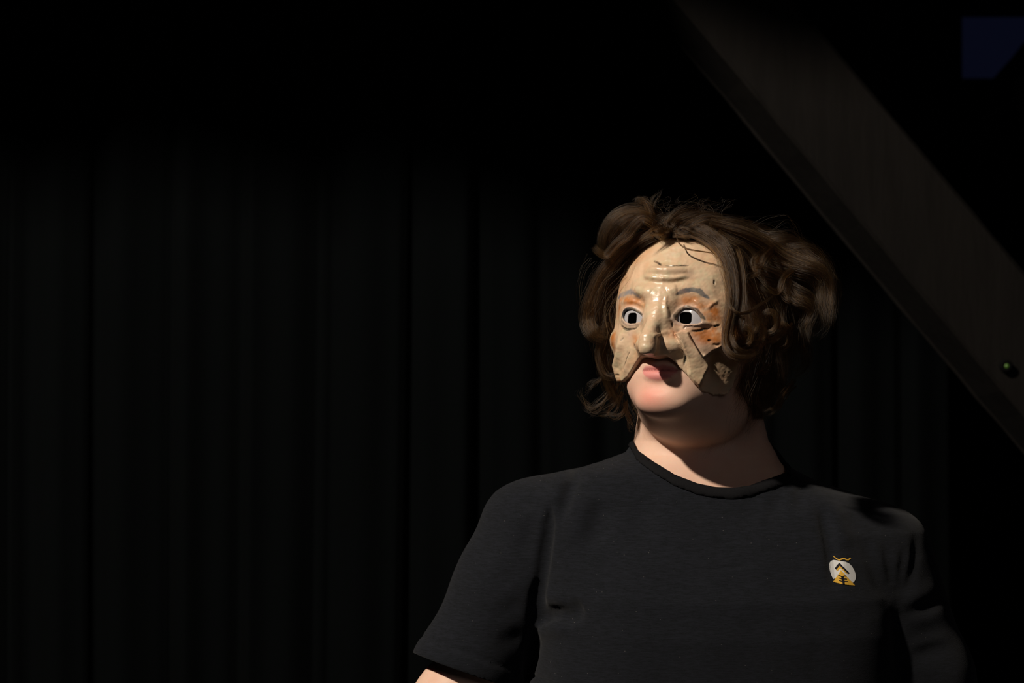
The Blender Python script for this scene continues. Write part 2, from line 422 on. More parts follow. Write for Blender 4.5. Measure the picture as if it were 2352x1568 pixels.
    h.inputs['Roughness'].default_value = .32; h.inputs['Radial Roughness'].default_value = .40
    h.inputs['IOR'].default_value = 1.38; h.inputs['Random Roughness'].default_value = .2
    m.link(h.outputs[0], m.n['Material Output'].inputs[0]); M['hair'] = m.m
    m = Mat('green_led', .4, .4); m.color((.04, .09, .015, 1)); m.b.inputs['Emission Color'].default_value = (.35, .8, .10, 1)
    m.b.inputs['Emission Strength'].default_value = .05; M['led'] = m.m
    m = Mat('window_glass', .05, .5); m.b.inputs['Transmission Weight'].default_value = 1; m.b.inputs['IOR'].default_value = 1.02
    m.color((.9, .95, 1, 1)); M['glass'] = m.m
    return M
M = make_mats()

# feature lines of the mask in head coordinates (millimetres) and fold lines of the shirt (metres)
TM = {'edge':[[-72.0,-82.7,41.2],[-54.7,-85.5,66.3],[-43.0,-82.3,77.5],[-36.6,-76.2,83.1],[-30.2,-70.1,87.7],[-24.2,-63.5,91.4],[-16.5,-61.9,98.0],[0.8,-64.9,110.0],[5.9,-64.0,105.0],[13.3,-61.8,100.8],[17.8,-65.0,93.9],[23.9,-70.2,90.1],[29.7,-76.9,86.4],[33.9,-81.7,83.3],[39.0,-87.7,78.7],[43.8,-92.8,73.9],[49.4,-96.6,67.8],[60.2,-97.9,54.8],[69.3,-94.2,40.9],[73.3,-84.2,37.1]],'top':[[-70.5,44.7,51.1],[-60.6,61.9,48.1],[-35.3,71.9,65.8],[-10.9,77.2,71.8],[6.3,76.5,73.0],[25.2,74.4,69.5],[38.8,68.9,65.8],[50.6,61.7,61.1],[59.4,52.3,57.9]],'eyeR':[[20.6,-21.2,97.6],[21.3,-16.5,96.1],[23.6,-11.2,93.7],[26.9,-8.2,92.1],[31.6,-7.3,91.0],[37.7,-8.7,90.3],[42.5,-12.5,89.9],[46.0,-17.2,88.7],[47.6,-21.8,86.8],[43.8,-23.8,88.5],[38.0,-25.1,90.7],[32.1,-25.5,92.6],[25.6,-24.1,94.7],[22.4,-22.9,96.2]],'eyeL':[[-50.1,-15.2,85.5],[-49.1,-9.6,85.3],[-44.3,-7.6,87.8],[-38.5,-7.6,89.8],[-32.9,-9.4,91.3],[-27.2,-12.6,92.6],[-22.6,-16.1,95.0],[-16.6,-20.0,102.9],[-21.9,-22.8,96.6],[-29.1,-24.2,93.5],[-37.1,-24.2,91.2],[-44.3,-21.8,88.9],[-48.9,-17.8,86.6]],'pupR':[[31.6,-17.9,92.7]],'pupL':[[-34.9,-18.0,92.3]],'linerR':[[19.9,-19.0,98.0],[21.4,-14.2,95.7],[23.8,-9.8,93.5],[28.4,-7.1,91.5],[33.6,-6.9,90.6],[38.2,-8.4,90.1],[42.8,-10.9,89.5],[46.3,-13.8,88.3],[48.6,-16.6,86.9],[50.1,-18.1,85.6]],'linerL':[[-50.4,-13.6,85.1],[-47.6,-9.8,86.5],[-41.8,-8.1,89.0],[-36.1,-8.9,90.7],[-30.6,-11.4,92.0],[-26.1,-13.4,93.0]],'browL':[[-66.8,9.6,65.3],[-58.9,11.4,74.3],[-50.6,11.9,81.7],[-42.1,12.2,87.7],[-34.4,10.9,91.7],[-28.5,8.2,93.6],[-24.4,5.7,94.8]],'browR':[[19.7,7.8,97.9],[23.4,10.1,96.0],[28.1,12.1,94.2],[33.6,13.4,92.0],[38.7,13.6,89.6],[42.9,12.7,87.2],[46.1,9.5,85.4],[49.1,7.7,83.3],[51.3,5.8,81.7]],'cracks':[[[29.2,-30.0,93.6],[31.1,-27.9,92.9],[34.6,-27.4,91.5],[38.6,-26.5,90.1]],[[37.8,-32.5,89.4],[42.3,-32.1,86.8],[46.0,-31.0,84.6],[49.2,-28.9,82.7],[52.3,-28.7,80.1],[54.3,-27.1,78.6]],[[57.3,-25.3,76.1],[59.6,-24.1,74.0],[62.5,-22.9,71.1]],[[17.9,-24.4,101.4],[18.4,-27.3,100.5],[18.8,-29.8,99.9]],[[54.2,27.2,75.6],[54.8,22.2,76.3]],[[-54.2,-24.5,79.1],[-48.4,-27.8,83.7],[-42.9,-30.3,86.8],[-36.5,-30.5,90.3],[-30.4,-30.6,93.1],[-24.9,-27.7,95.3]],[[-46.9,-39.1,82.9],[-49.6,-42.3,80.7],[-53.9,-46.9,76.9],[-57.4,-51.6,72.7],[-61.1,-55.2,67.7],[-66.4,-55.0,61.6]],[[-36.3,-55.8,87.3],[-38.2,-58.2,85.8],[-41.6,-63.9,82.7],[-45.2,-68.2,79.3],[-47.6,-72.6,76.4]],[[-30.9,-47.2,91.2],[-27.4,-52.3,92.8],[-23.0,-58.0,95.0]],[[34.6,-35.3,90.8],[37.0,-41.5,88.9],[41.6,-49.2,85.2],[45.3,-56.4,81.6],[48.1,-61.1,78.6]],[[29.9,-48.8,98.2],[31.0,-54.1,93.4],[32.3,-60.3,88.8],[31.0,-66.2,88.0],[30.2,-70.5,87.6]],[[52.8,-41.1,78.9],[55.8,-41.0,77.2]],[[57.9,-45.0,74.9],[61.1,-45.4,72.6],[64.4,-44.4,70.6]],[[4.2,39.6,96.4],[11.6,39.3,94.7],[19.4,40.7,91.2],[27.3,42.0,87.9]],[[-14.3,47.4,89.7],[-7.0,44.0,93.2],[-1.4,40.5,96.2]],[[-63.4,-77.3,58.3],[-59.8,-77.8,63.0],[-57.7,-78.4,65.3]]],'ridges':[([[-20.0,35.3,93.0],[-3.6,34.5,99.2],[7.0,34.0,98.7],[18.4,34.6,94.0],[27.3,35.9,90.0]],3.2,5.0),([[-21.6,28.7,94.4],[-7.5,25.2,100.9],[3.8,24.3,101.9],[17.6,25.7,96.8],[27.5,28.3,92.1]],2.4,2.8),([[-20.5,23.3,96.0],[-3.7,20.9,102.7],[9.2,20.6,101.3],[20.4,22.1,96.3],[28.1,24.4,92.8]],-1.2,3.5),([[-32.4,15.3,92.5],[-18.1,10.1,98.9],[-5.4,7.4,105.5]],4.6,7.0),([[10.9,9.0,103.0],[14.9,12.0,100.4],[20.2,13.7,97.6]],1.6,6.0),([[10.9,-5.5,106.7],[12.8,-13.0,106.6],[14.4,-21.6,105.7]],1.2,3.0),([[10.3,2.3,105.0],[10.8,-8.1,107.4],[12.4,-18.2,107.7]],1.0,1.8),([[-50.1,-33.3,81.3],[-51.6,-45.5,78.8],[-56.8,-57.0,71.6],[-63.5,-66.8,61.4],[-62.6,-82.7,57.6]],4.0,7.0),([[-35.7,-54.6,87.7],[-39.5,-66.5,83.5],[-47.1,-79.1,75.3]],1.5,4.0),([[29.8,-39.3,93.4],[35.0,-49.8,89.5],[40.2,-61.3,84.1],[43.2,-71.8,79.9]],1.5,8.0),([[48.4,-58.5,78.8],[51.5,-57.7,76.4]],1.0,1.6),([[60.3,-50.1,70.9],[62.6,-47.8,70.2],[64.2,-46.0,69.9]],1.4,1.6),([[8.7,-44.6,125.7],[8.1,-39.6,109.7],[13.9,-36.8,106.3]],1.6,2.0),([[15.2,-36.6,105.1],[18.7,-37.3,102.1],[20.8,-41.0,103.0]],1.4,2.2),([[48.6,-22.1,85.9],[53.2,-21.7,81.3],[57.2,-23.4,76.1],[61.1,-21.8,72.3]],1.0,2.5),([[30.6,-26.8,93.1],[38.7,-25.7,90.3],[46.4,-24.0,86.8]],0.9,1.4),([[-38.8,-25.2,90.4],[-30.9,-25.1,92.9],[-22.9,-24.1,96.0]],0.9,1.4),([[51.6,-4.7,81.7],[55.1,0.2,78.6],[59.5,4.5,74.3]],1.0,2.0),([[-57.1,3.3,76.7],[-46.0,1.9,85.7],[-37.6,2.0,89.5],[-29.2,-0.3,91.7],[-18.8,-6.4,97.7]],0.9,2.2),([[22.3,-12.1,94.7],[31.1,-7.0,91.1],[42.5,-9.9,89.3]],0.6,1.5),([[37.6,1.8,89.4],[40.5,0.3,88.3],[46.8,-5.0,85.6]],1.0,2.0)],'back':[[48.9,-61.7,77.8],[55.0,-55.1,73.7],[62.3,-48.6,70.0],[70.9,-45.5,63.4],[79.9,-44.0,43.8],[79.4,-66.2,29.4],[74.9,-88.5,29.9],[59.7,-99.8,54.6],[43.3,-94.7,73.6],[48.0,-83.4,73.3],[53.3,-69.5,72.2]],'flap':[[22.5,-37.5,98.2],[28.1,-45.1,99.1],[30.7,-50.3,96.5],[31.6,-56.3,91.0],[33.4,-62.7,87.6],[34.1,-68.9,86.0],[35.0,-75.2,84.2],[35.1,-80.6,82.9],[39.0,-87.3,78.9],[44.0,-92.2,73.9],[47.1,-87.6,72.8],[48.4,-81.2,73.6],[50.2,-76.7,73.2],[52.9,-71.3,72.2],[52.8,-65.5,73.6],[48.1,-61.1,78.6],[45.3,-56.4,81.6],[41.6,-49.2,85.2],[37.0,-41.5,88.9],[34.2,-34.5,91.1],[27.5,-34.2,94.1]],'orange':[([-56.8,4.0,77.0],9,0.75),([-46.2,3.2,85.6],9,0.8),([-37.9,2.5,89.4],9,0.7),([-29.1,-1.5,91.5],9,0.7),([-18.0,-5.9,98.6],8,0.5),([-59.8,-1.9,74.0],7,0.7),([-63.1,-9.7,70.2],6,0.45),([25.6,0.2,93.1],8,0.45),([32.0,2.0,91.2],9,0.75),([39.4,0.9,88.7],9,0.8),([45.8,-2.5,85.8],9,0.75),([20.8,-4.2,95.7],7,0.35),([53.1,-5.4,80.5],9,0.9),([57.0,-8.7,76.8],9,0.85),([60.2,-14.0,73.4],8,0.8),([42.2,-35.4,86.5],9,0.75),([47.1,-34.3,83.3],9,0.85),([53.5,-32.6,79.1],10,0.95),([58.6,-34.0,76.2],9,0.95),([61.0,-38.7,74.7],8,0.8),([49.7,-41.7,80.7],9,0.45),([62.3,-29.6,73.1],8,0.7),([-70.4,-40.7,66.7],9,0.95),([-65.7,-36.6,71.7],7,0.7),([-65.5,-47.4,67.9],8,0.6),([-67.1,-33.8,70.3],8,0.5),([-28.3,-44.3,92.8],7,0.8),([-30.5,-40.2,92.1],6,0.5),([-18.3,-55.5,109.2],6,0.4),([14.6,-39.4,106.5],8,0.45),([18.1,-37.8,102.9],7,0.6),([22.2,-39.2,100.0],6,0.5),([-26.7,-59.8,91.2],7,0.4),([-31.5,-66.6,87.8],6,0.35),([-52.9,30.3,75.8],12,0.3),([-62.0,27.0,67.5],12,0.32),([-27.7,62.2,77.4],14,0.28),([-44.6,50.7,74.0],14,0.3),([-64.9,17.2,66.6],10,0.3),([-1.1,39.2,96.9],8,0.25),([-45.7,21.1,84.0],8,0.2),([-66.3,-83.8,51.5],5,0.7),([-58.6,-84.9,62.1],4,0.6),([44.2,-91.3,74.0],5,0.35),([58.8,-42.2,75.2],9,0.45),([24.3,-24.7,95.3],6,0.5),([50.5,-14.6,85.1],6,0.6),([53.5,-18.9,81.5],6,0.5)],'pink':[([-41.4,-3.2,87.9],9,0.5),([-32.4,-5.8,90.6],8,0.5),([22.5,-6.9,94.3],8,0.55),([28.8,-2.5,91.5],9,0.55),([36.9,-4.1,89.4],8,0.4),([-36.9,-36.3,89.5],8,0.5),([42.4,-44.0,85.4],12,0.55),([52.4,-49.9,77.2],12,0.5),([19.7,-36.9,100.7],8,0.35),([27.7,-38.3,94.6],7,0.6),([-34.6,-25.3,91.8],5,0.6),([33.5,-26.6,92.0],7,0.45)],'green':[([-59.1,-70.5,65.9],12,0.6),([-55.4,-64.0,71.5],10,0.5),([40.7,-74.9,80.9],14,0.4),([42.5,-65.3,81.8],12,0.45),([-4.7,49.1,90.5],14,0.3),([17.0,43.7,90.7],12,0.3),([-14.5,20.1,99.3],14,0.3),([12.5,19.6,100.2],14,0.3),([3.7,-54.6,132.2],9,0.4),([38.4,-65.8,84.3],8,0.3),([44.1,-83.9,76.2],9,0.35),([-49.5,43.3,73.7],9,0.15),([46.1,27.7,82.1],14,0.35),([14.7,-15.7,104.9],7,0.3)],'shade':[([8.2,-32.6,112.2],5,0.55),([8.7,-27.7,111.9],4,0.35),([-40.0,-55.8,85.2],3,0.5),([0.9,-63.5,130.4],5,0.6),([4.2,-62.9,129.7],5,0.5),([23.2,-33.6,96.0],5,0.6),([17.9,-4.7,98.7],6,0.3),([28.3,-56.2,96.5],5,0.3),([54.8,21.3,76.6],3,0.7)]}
TS = [([[0.0817,0.0745,1.3955],[0.0709,-0.0043,1.3823],[0.063,-0.0209,1.3634],[0.0564,-0.0261,1.3415]],-0.008,0.0085),([[0.063,0.0438,1.3895],[0.0544,-0.007,1.3724],[0.0467,-0.0185,1.3484],[0.0407,-0.0218,1.3188]],0.0045,0.01),([[0.0467,-0.0144,1.358],[0.0427,-0.0215,1.3287],[0.0382,-0.0211,1.2989],[0.0342,-0.0201,1.2641]],-0.009,0.0065),([[0.1031,-0.0359,1.3595],[0.0978,-0.0451,1.3356],[0.0902,-0.0522,1.3116]],-0.004,0.014),([[0.0837,-0.0252,1.3687],[0.076,-0.0359,1.3398],[0.066,-0.0404,1.3106]],0.004,0.014),([[0.0332,-0.0198,1.2691],[0.0298,-0.0188,1.2491],[0.0278,-0.016,1.2289],[0.0284,-0.0111,1.2134]],-0.01,0.008),([[0.0392,-0.0219,1.2569],[0.0489,-0.0332,1.2482],[0.0608,-0.0495,1.2451]],0.0035,0.01),([[0.0608,-0.0504,1.2389],[0.0488,-0.0353,1.2302],[0.0377,-0.0181,1.2232],[0.0294,-0.0124,1.2165]],-0.006,0.0115),([[0.0799,-0.067,1.2423],[0.068,-0.0584,1.233],[0.056,-0.0464,1.2251]],-0.0065,0.01),([[0.0655,-0.0579,1.2192],[0.0488,-0.037,1.2166],[0.0343,-0.0118,1.2085],[0.0279,-0.008,1.2055]],0.007,0.0085),([[0.0274,-0.011,1.2134],[0.023,0.0041,1.1814],[0.0218,0.0318,1.1433]],-0.01,0.008),([[0.0244,-0.0123,1.3379],[0.0194,-0.0137,1.3182],[0.0144,-0.0148,1.2934]],-0.002,0.012),([[0.0045,0.0108,1.3613],[0.0145,-0.0023,1.3522],[0.0244,-0.0091,1.3477]],-0.0018,0.008),([[0.1125,0.0726,1.4059],[0.1012,0.0446,1.3987],[0.0785,0.0499,1.3933]],0.0015,0.004),([[0.1497,-0.0406,1.3647],[0.1464,-0.0548,1.3363],[0.1408,-0.0684,1.3082]],-0.0016,0.016),([[0.2812,-0.0302,1.3739],[0.2698,-0.0454,1.3552],[0.2608,-0.061,1.3319]],-0.002,0.012),([[0.3101,-0.0162,1.378],[0.3001,-0.038,1.3596],[0.2911,-0.0526,1.341]],-0.003,0.01),([[0.3349,0.003,1.3793],[0.3276,-0.027,1.3638],[0.3225,-0.0445,1.3453]],-0.003,0.008),([[0.3505,-0.0332,1.3494],[0.3541,-0.0469,1.3308],[0.3577,-0.0599,1.3099],[0.3589,-0.0718,1.289],[0.3594,-0.0827,1.2659]],-0.007,0.0075),([[0.362,-0.0181,1.3583],[0.3685,-0.0421,1.3304],[0.3739,-0.0559,1.307]],0.0035,0.012),([[0.3987,-0.0378,1.3177],[0.4034,-0.0489,1.2941],[0.4133,-0.0546,1.2678],[0.4287,-0.05,1.2452]],-0.0016,0.0106),([[0.4118,-0.0331,1.3149],[0.4177,-0.0419,1.291],[0.4273,-0.0434,1.269]],0.0008,0.0094),([[0.4224,-0.0282,1.3144],[0.4248,-0.0379,1.2906],[0.4309,-0.0425,1.264]],-0.001,0.0081),([[0.4391,-0.0235,1.3066],[0.4365,-0.0325,1.2852],[0.4364,-0.0393,1.2612]],0.0008,0.0075),([[0.4464,-0.0184,1.3086],[0.4418,-0.0306,1.2801],[0.4377,-0.0405,1.254]],-0.0009,0.0075),([[0.4641,0.0003,1.318],[0.4617,-0.0105,1.3005],[0.4557,-0.0216,1.2792],[0.4462,-0.0338,1.2557]],-0.0014,0.0075),([[0.4544,-0.0152,1.3034],[0.4504,-0.024,1.2843],[0.4436,-0.0344,1.2607]],0.0007,0.0075),([[0.437,-0.0443,1.2372],[0.4345,-0.0505,1.2134],[0.4374,-0.0509,1.184],[0.4425,-0.0496,1.1554]],-0.0023,0.0106),([[0.4873,0.0014,1.2594],[0.4628,-0.0237,1.2496],[0.4399,-0.0416,1.2393]],0.001,0.01),([[0.4956,0.0058,1.2439],[0.4707,-0.0209,1.2369],[0.4454,-0.0383,1.234]],-0.001,0.0081),([[0.4974,0.0022,1.2317],[0.473,-0.022,1.2246],[0.4452,-0.0399,1.2244]],0.0007,0.0088),([[0.5004,-0.0083,1.2021],[0.4774,-0.0249,1.1992],[0.45,-0.0404,1.1939]],0.0008,0.0075),([[0.4992,-0.0149,1.1915],[0.4769,-0.0279,1.1897],[0.4525,-0.0399,1.1864]],-0.0008,0.0081),([[0.4919,-0.027,1.1708],[0.4706,-0.0354,1.1681],[0.4521,-0.0427,1.1681]],0.0004,0.0081),([[0.3895,-0.0817,1.2294],[0.4056,-0.0723,1.2297],[0.4194,-0.0623,1.2271]],0.0005,0.0125),([[0.007,-0.016,1.2836],[-0.0079,-0.0182,1.2689],[-0.0229,-0.0161,1.2612]],-0.0014,0.012),([[0.0119,-0.0201,1.2492],[-0.003,-0.0201,1.2343],[-0.0228,-0.018,1.2291]],-0.0016,0.01),([[0.0144,-0.0104,1.2083],[-0.003,-0.0124,1.1986],[-0.0179,-0.016,1.1991]],-0.0018,0.01),([[0.205,-0.0873,1.2857],[0.2438,-0.0862,1.2895],[0.273,-0.0838,1.2926]],-0.0009,0.0022)]

# ------------------------------------------------------------------ the hall
def struct(o): o['kind'] = 'structure'; return o
struct(box_obj('floor', (-5, -7, -.12), (5, 3.4, 0), M['floor']))
struct(box_obj('wall_left', (-4.2, -7, 0), (-4.0, 3.2, 4.6), M['wall']))
struct(box_obj('wall_right', (2.6, -7, 0), (2.8, 3.2, 4.6), M['wall']))
struct(box_obj('ceiling', (-4.2, -7, 4.6), (2.8, 3.2, 4.75), M['wall']))
def wall_with_opening(name, x0, x1, z0, z1, ox0, ox1, oz0, oz1, y, th, mat):
    xs = [x0, ox0, ox1, x1]; zs = [z0, oz0, oz1, z1]; V = []; Fc = []
    for yy in (y, y+th):
        for z in zs:
            for x in xs: V.append((x, yy, z))
    I = lambda f, j, i: f*16 + j*4 + i
    for j in range(3):
        for i in range(3):
            if i == 1 and j == 1: continue
            Fc.append((I(0, j, i), I(0, j, i+1), I(0, j+1, i+1), I(0, j+1, i)))
            Fc.append((I(1, j, i), I(1, j+1, i), I(1, j+1, i+1), I(1, j, i+1)))
    a, b, c, d = (1, 1), (1, 2), (2, 2), (2, 1)
    for p, q in ((a, b), (b, c), (c, d), (d, a)): Fc.append((I(0, *p), I(1, *p), I(1, *q), I(0, *q)))
    return mesh_obj(name, V, Fc, mat, smooth=False)
WY = 2.9
struct(wall_with_opening('wall_back', -4.2, 2.8, 0, 4.6, .86, 1.75, 2.165, 2.347, WY, .18, M['wall']))
win = struct(empty('window_1')); win.location = (1.3, WY, 2.165)
for nm, a, b in (('window_frame', (.86, WY+.05, 2.165), (.885, WY+.10, 2.347)), ('window_frame', (1.725, WY+.05, 2.165), (1.75, WY+.10, 2.347)),
                 ('window_frame', (.885, WY+.05, 2.165), (1.725, WY+.10, 2.180))):
    o = box_obj(nm, a, b, M['black']); o.parent = win; o.matrix_parent_inverse = Matrix.Translation(win.location).inverted()
o = box_obj('window_pane', (.885, WY+.07, 2.180), (1.725, WY+.074, 2.347), M['glass']); o.parent = win; o.matrix_parent_inverse = Matrix.Translation(win.location).inverted()

# pleated black stage curtain
def curtain():
    rs = np.random.RandomState(11); n = 900; zn = 60
    s = np.linspace(-3.6, 0.828, n); zz = np.linspace(0.005, 4.59, zn)
    V = np.zeros((zn, n, 3)); ph = np.cumsum(0.55 + 0.9*rs.rand(n))*0.085*2.6
    ph = np.interp(s, np.linspace(-3.6, .828, n), ph)
    a2 = np.interp(s, np.linspace(-3.6, .828, 40), .35+.9*rs.rand(40))
    for j, z in enumerate(zz):
        k = max(0, (3.6-z)/3.6)
        sway = .012*np.sin(s*3.1+z*1.1) + .010*np.sin(s*7.3-z*.8)*k
        y = 1.62 + a2*(.010+.010*k)*np.sin(ph+1.2*np.sin(s*9)+.25*np.sin(z*.9+s*2)) + .010*np.sin(ph*2.3+1.1+z*.25)*k + .05*np.sin(s*1.3+.4)
        V[j, :, 0] = s+sway+.012*np.cos(ph); V[j, :, 1] = y; V[j, :, 2] = z
    I = np.arange(zn*n).reshape(zn, n)
    Q = np.stack([I[:-1, :-1], I[:-1, 1:], I[1:, 1:], I[1:, :-1]], -1).reshape(-1, 4)
    o = mesh_obj('stage_curtain', V.reshape(-1, 3), Q, M['drape'])
    md = o.modifiers.new('thick', 'SOLIDIFY'); md.thickness = .004
    return tag(o, 'pleated black stage curtain hanging behind the masked person', 'curtain')
curtain()

def timber(name, p, q, wide, deep, mat, label, cat, seed=1, up=(0, -1, 0)):
    """squared beam from p to q with slightly waney edges"""
    p = Vector(p); q = Vector(q); ax = (q-p).normalized(); fr = Vector(up); side = ax.cross(fr).normalized(); fr = side.cross(ax).normalized()
    rs = random.Random(seed); V = []; Fc = []; n = 60; prof = []
    for sx, sy in ((-1, -1), (1, -1), (1, 1), (-1, 1)):
        c = .06
        prof += [(sx*(1-c*(1 if sx*sy > 0 else .5)), sy), (sx, sy*(1-c))] if sx*sy > 0 else [(sx, sy*(1-c)), (sx*(1-c), sy)]
    k = len(prof)
    for i in range(n+1):
        t = i/n; c = p.lerp(q, t); a = .5*wide*(1+.018*math.sin(t*17+seed)+rs.uniform(-.008, .008)); b = .5*deep*(1+.015*math.sin(t*13+2*seed))
        for (x, y) in prof: V.append(c + side*(x*a+rs.uniform(-.0008, .0008)) + fr*(y*b))
    for i in range(n):
        for j in range(k): Fc.append((i*k+j, i*k+(j+1) % k, (i+1)*k+(j+1) % k, (i+1)*k+j))
    me = bpy.data.meshes.new(name); me.from_pydata(V, [], Fc + [tuple(range(k))[::-1], tuple(n*k+j for j in range(k))]); me.update()
    bm = bmesh.new(); bm.from_mesh(me); bmesh.ops.recalc_face_normals(bm, faces=bm.faces); bm.to_mesh(me); bm.free()
    me.materials.append(mat); o = bpy.data.objects.new(name, me); COL.objects.link(o)
    return tag(o, label, cat)
# brace: front face a hand wide, running down to the right behind the person
timber('roof_brace', (.157, 1.09, 2.30), (2.070, 1.035, .02), .152, .150, M['timber'], 'thick dark timber brace slanting down behind the person to the right edge', 'beam', 3, up=(.10, -1, .10))
timber('roof_brace', (.978, 1.60, 2.03), (1.350, 1.60, .01), .15, .15, M['timber'], 'steep dark timber at the right edge, beyond the thick slanting brace', 'beam', 5)
timber('rafter', (2.48, 2.30, 3.632), (.94, 2.30, 1.87), .16, .12, M['black'], 'black rafter crossing the lower corner of the blue window', 'beam', 8)
# unseen black cloth added above the stage to shade the curtain and brace tops
def shade_cloth():
    n = 200; x = np.linspace(-3.4, 1.9, n); V = []
    bot = np.interp(x, [-3.4, -1.25, -.95, -.70, 1.9], [3.08, 3.06, 3.00, 2.945, 2.93]) + .003*np.sin(x*9)
    for k in range(10):
        t = k/9; V.append(np.stack([x, -.30+.02*np.sin(x*30)*(1-.4*t), bot*(1-t)+4.6*t], -1))
    I = np.arange(10*n).reshape(10, n); Q = np.stack([I[:-1, :-1], I[:-1, 1:], I[1:, 1:], I[1:, :-1]], -1).reshape(-1, 4)
    o = mesh_obj('stage_shade_cloth', np.concatenate(V), Q, M['drape']); md = o.modifiers.new('thick', 'SOLIDIFY'); md.thickness = .004
    return tag(o, 'unseen black cloth added above the stage to shade the curtain top', 'curtain')
shade_cloth()
# masking cloth hung in front of the window
def cloth():
    n = 120; x = np.linspace(.60, 1.008, n); V = []
    top = 2.290 + .004*np.sin(x*38) - .014*np.exp(-((x-.80)/.025)**2) - .034*np.exp(-((x-.962)/.010)**2)
    for k in range(12):
        t = k/11; V.append(np.stack([x, 2.5+.012*np.sin(x*46+t), top*(1-t)+.004*t], -1))
    I = np.arange(12*n).reshape(12, n); Q = np.stack([I[:-1, :-1], I[1:, :-1], I[1:, 1:], I[:-1, 1:]], -1).reshape(-1, 4)
    o = mesh_obj('masking_cloth', np.concatenate(V), Q, M['drape']); md = o.modifiers.new('thick', 'SOLIDIFY'); md.thickness = .003
    return tag(o, 'black masking cloth hung across the left of the blue window', 'cloth')
cloth()
# small green pilot light screwed to the brace
led = empty('pilot_light'); LP = Vector((.780, .985, 1.5015)); led.location = LP
def lathe(name, prof, mat, parent, axis_dir, n=24):
    """prof: (radius, height) pairs revolved round axis_dir at the parent's place"""
    q = Vector((0, 0, 1)).rotation_difference(Vector(axis_dir)); V = []; Fc = []
    for r, h in prof:
        for i in range(n):
            a = 2*math.pi*i/n; V.append(q @ Vector((r*math.cos(a), r*math.sin(a), h)))
    for j in range(len(prof)-1):
        for i in range(n): Fc.append((j*n+i, j*n+(i+1) % n, (j+1)*n+(i+1) % n, (j+1)*n+i))
    return mesh_obj(name, [tuple(v) for v in V], Fc, mat, parent)
lathe('housing', [(.0001, -.02), (.010, -.02), (.010, .001), (.0036, .002), (.0036, .0)], M['black'], led, (0, -1, 0))
lathe('lens', [(.0035, .000), (.0034, .002), (.0024, .0035), (.0001, .0042)], M['led'], led, (0, -1, 0))
tag(led, 'tiny green pilot light on the thick slanting brace', 'light')
tick('setting')

# ------------------------------------------------------------------ the mask
TMm = lambda pts: np.asarray(pts, float)/1000.0
EDGE = TMm(TM['edge']); TOP = TMm(TM['top'])
def cyl(L): return np.stack([np.arctan2(L[:, 0], L[:, 2])*.092, L[:, 1]], -1)
_e = cyl(EDGE); _o = np.argsort(_e[:, 0]); _e = _e[_o]
_ex = np.concatenate([[-.20, _e[0, 0]-.012], _e[:, 0], [_e[-1, 0]+.004, .20]]); _ey = np.concatenate([[-.03, -.066], _e[:, 1], [-.03, .02]])
_t = cyl(TOP); _t = _t[np.argsort(_t[:, 0])]
_tx = np.concatenate([[-.20, _t[0, 0]-.02], _t[:, 0], [.115, .20]]); _ty = np.concatenate([[-.02, .045], _t[:, 1], [.05, -.03]])
EYES = [(TMm(TM['eyeL']), -1), (TMm(TM['eyeR']), 1)]
def poly_sd(p, poly):
    """signed distance to a closed 2D outline, negative inside"""
    q = np.concatenate([poly, poly[:1]]); d = pl_dist(np.concatenate([p, np.zeros((len(p), 1))], 1), np.concatenate([q, np.zeros((len(q), 1))], 1))[0]
    ins = np.zeros(len(p), bool)
    for a, b in zip(q[:-1], q[1:]):
        c = ((a[1] > p[:, 1]) != (b[1] > p[:, 1])); x = (b[0]-a[0])*(p[:, 1]-a[1])/((b[1]-a[1]) + 1e-12) + a[0]; ins ^= c & (p[:, 0] < x)
    return np.where(ins, -d, d)
BACK = cyl(TMm(TM['back'])); BMIN = TMm(TM['back']).min(0)-.02; BMAX = TMm(TM['back']).max(0)+.02
FLAP = cyl(TMm(TM['flap'])); FMIN = TMm(TM['flap']).min(0)-.015; FMAX = TMm(TM['flap']).max(0)+.015
RIDGES = [(TMm(p), a/1000, s/1000) for p, a, s in TM['ridges']]; CRACKS = [TMm(p) for p in TM['cracks']]
def fade(t, e=.18): return np.clip(np.minimum(t, 1-t)/e, 0, 1)**.7
def tang(r, b): return np.sqrt(np.maximum(r*r-b*b, 0))       # distance along the surface, off the base by b
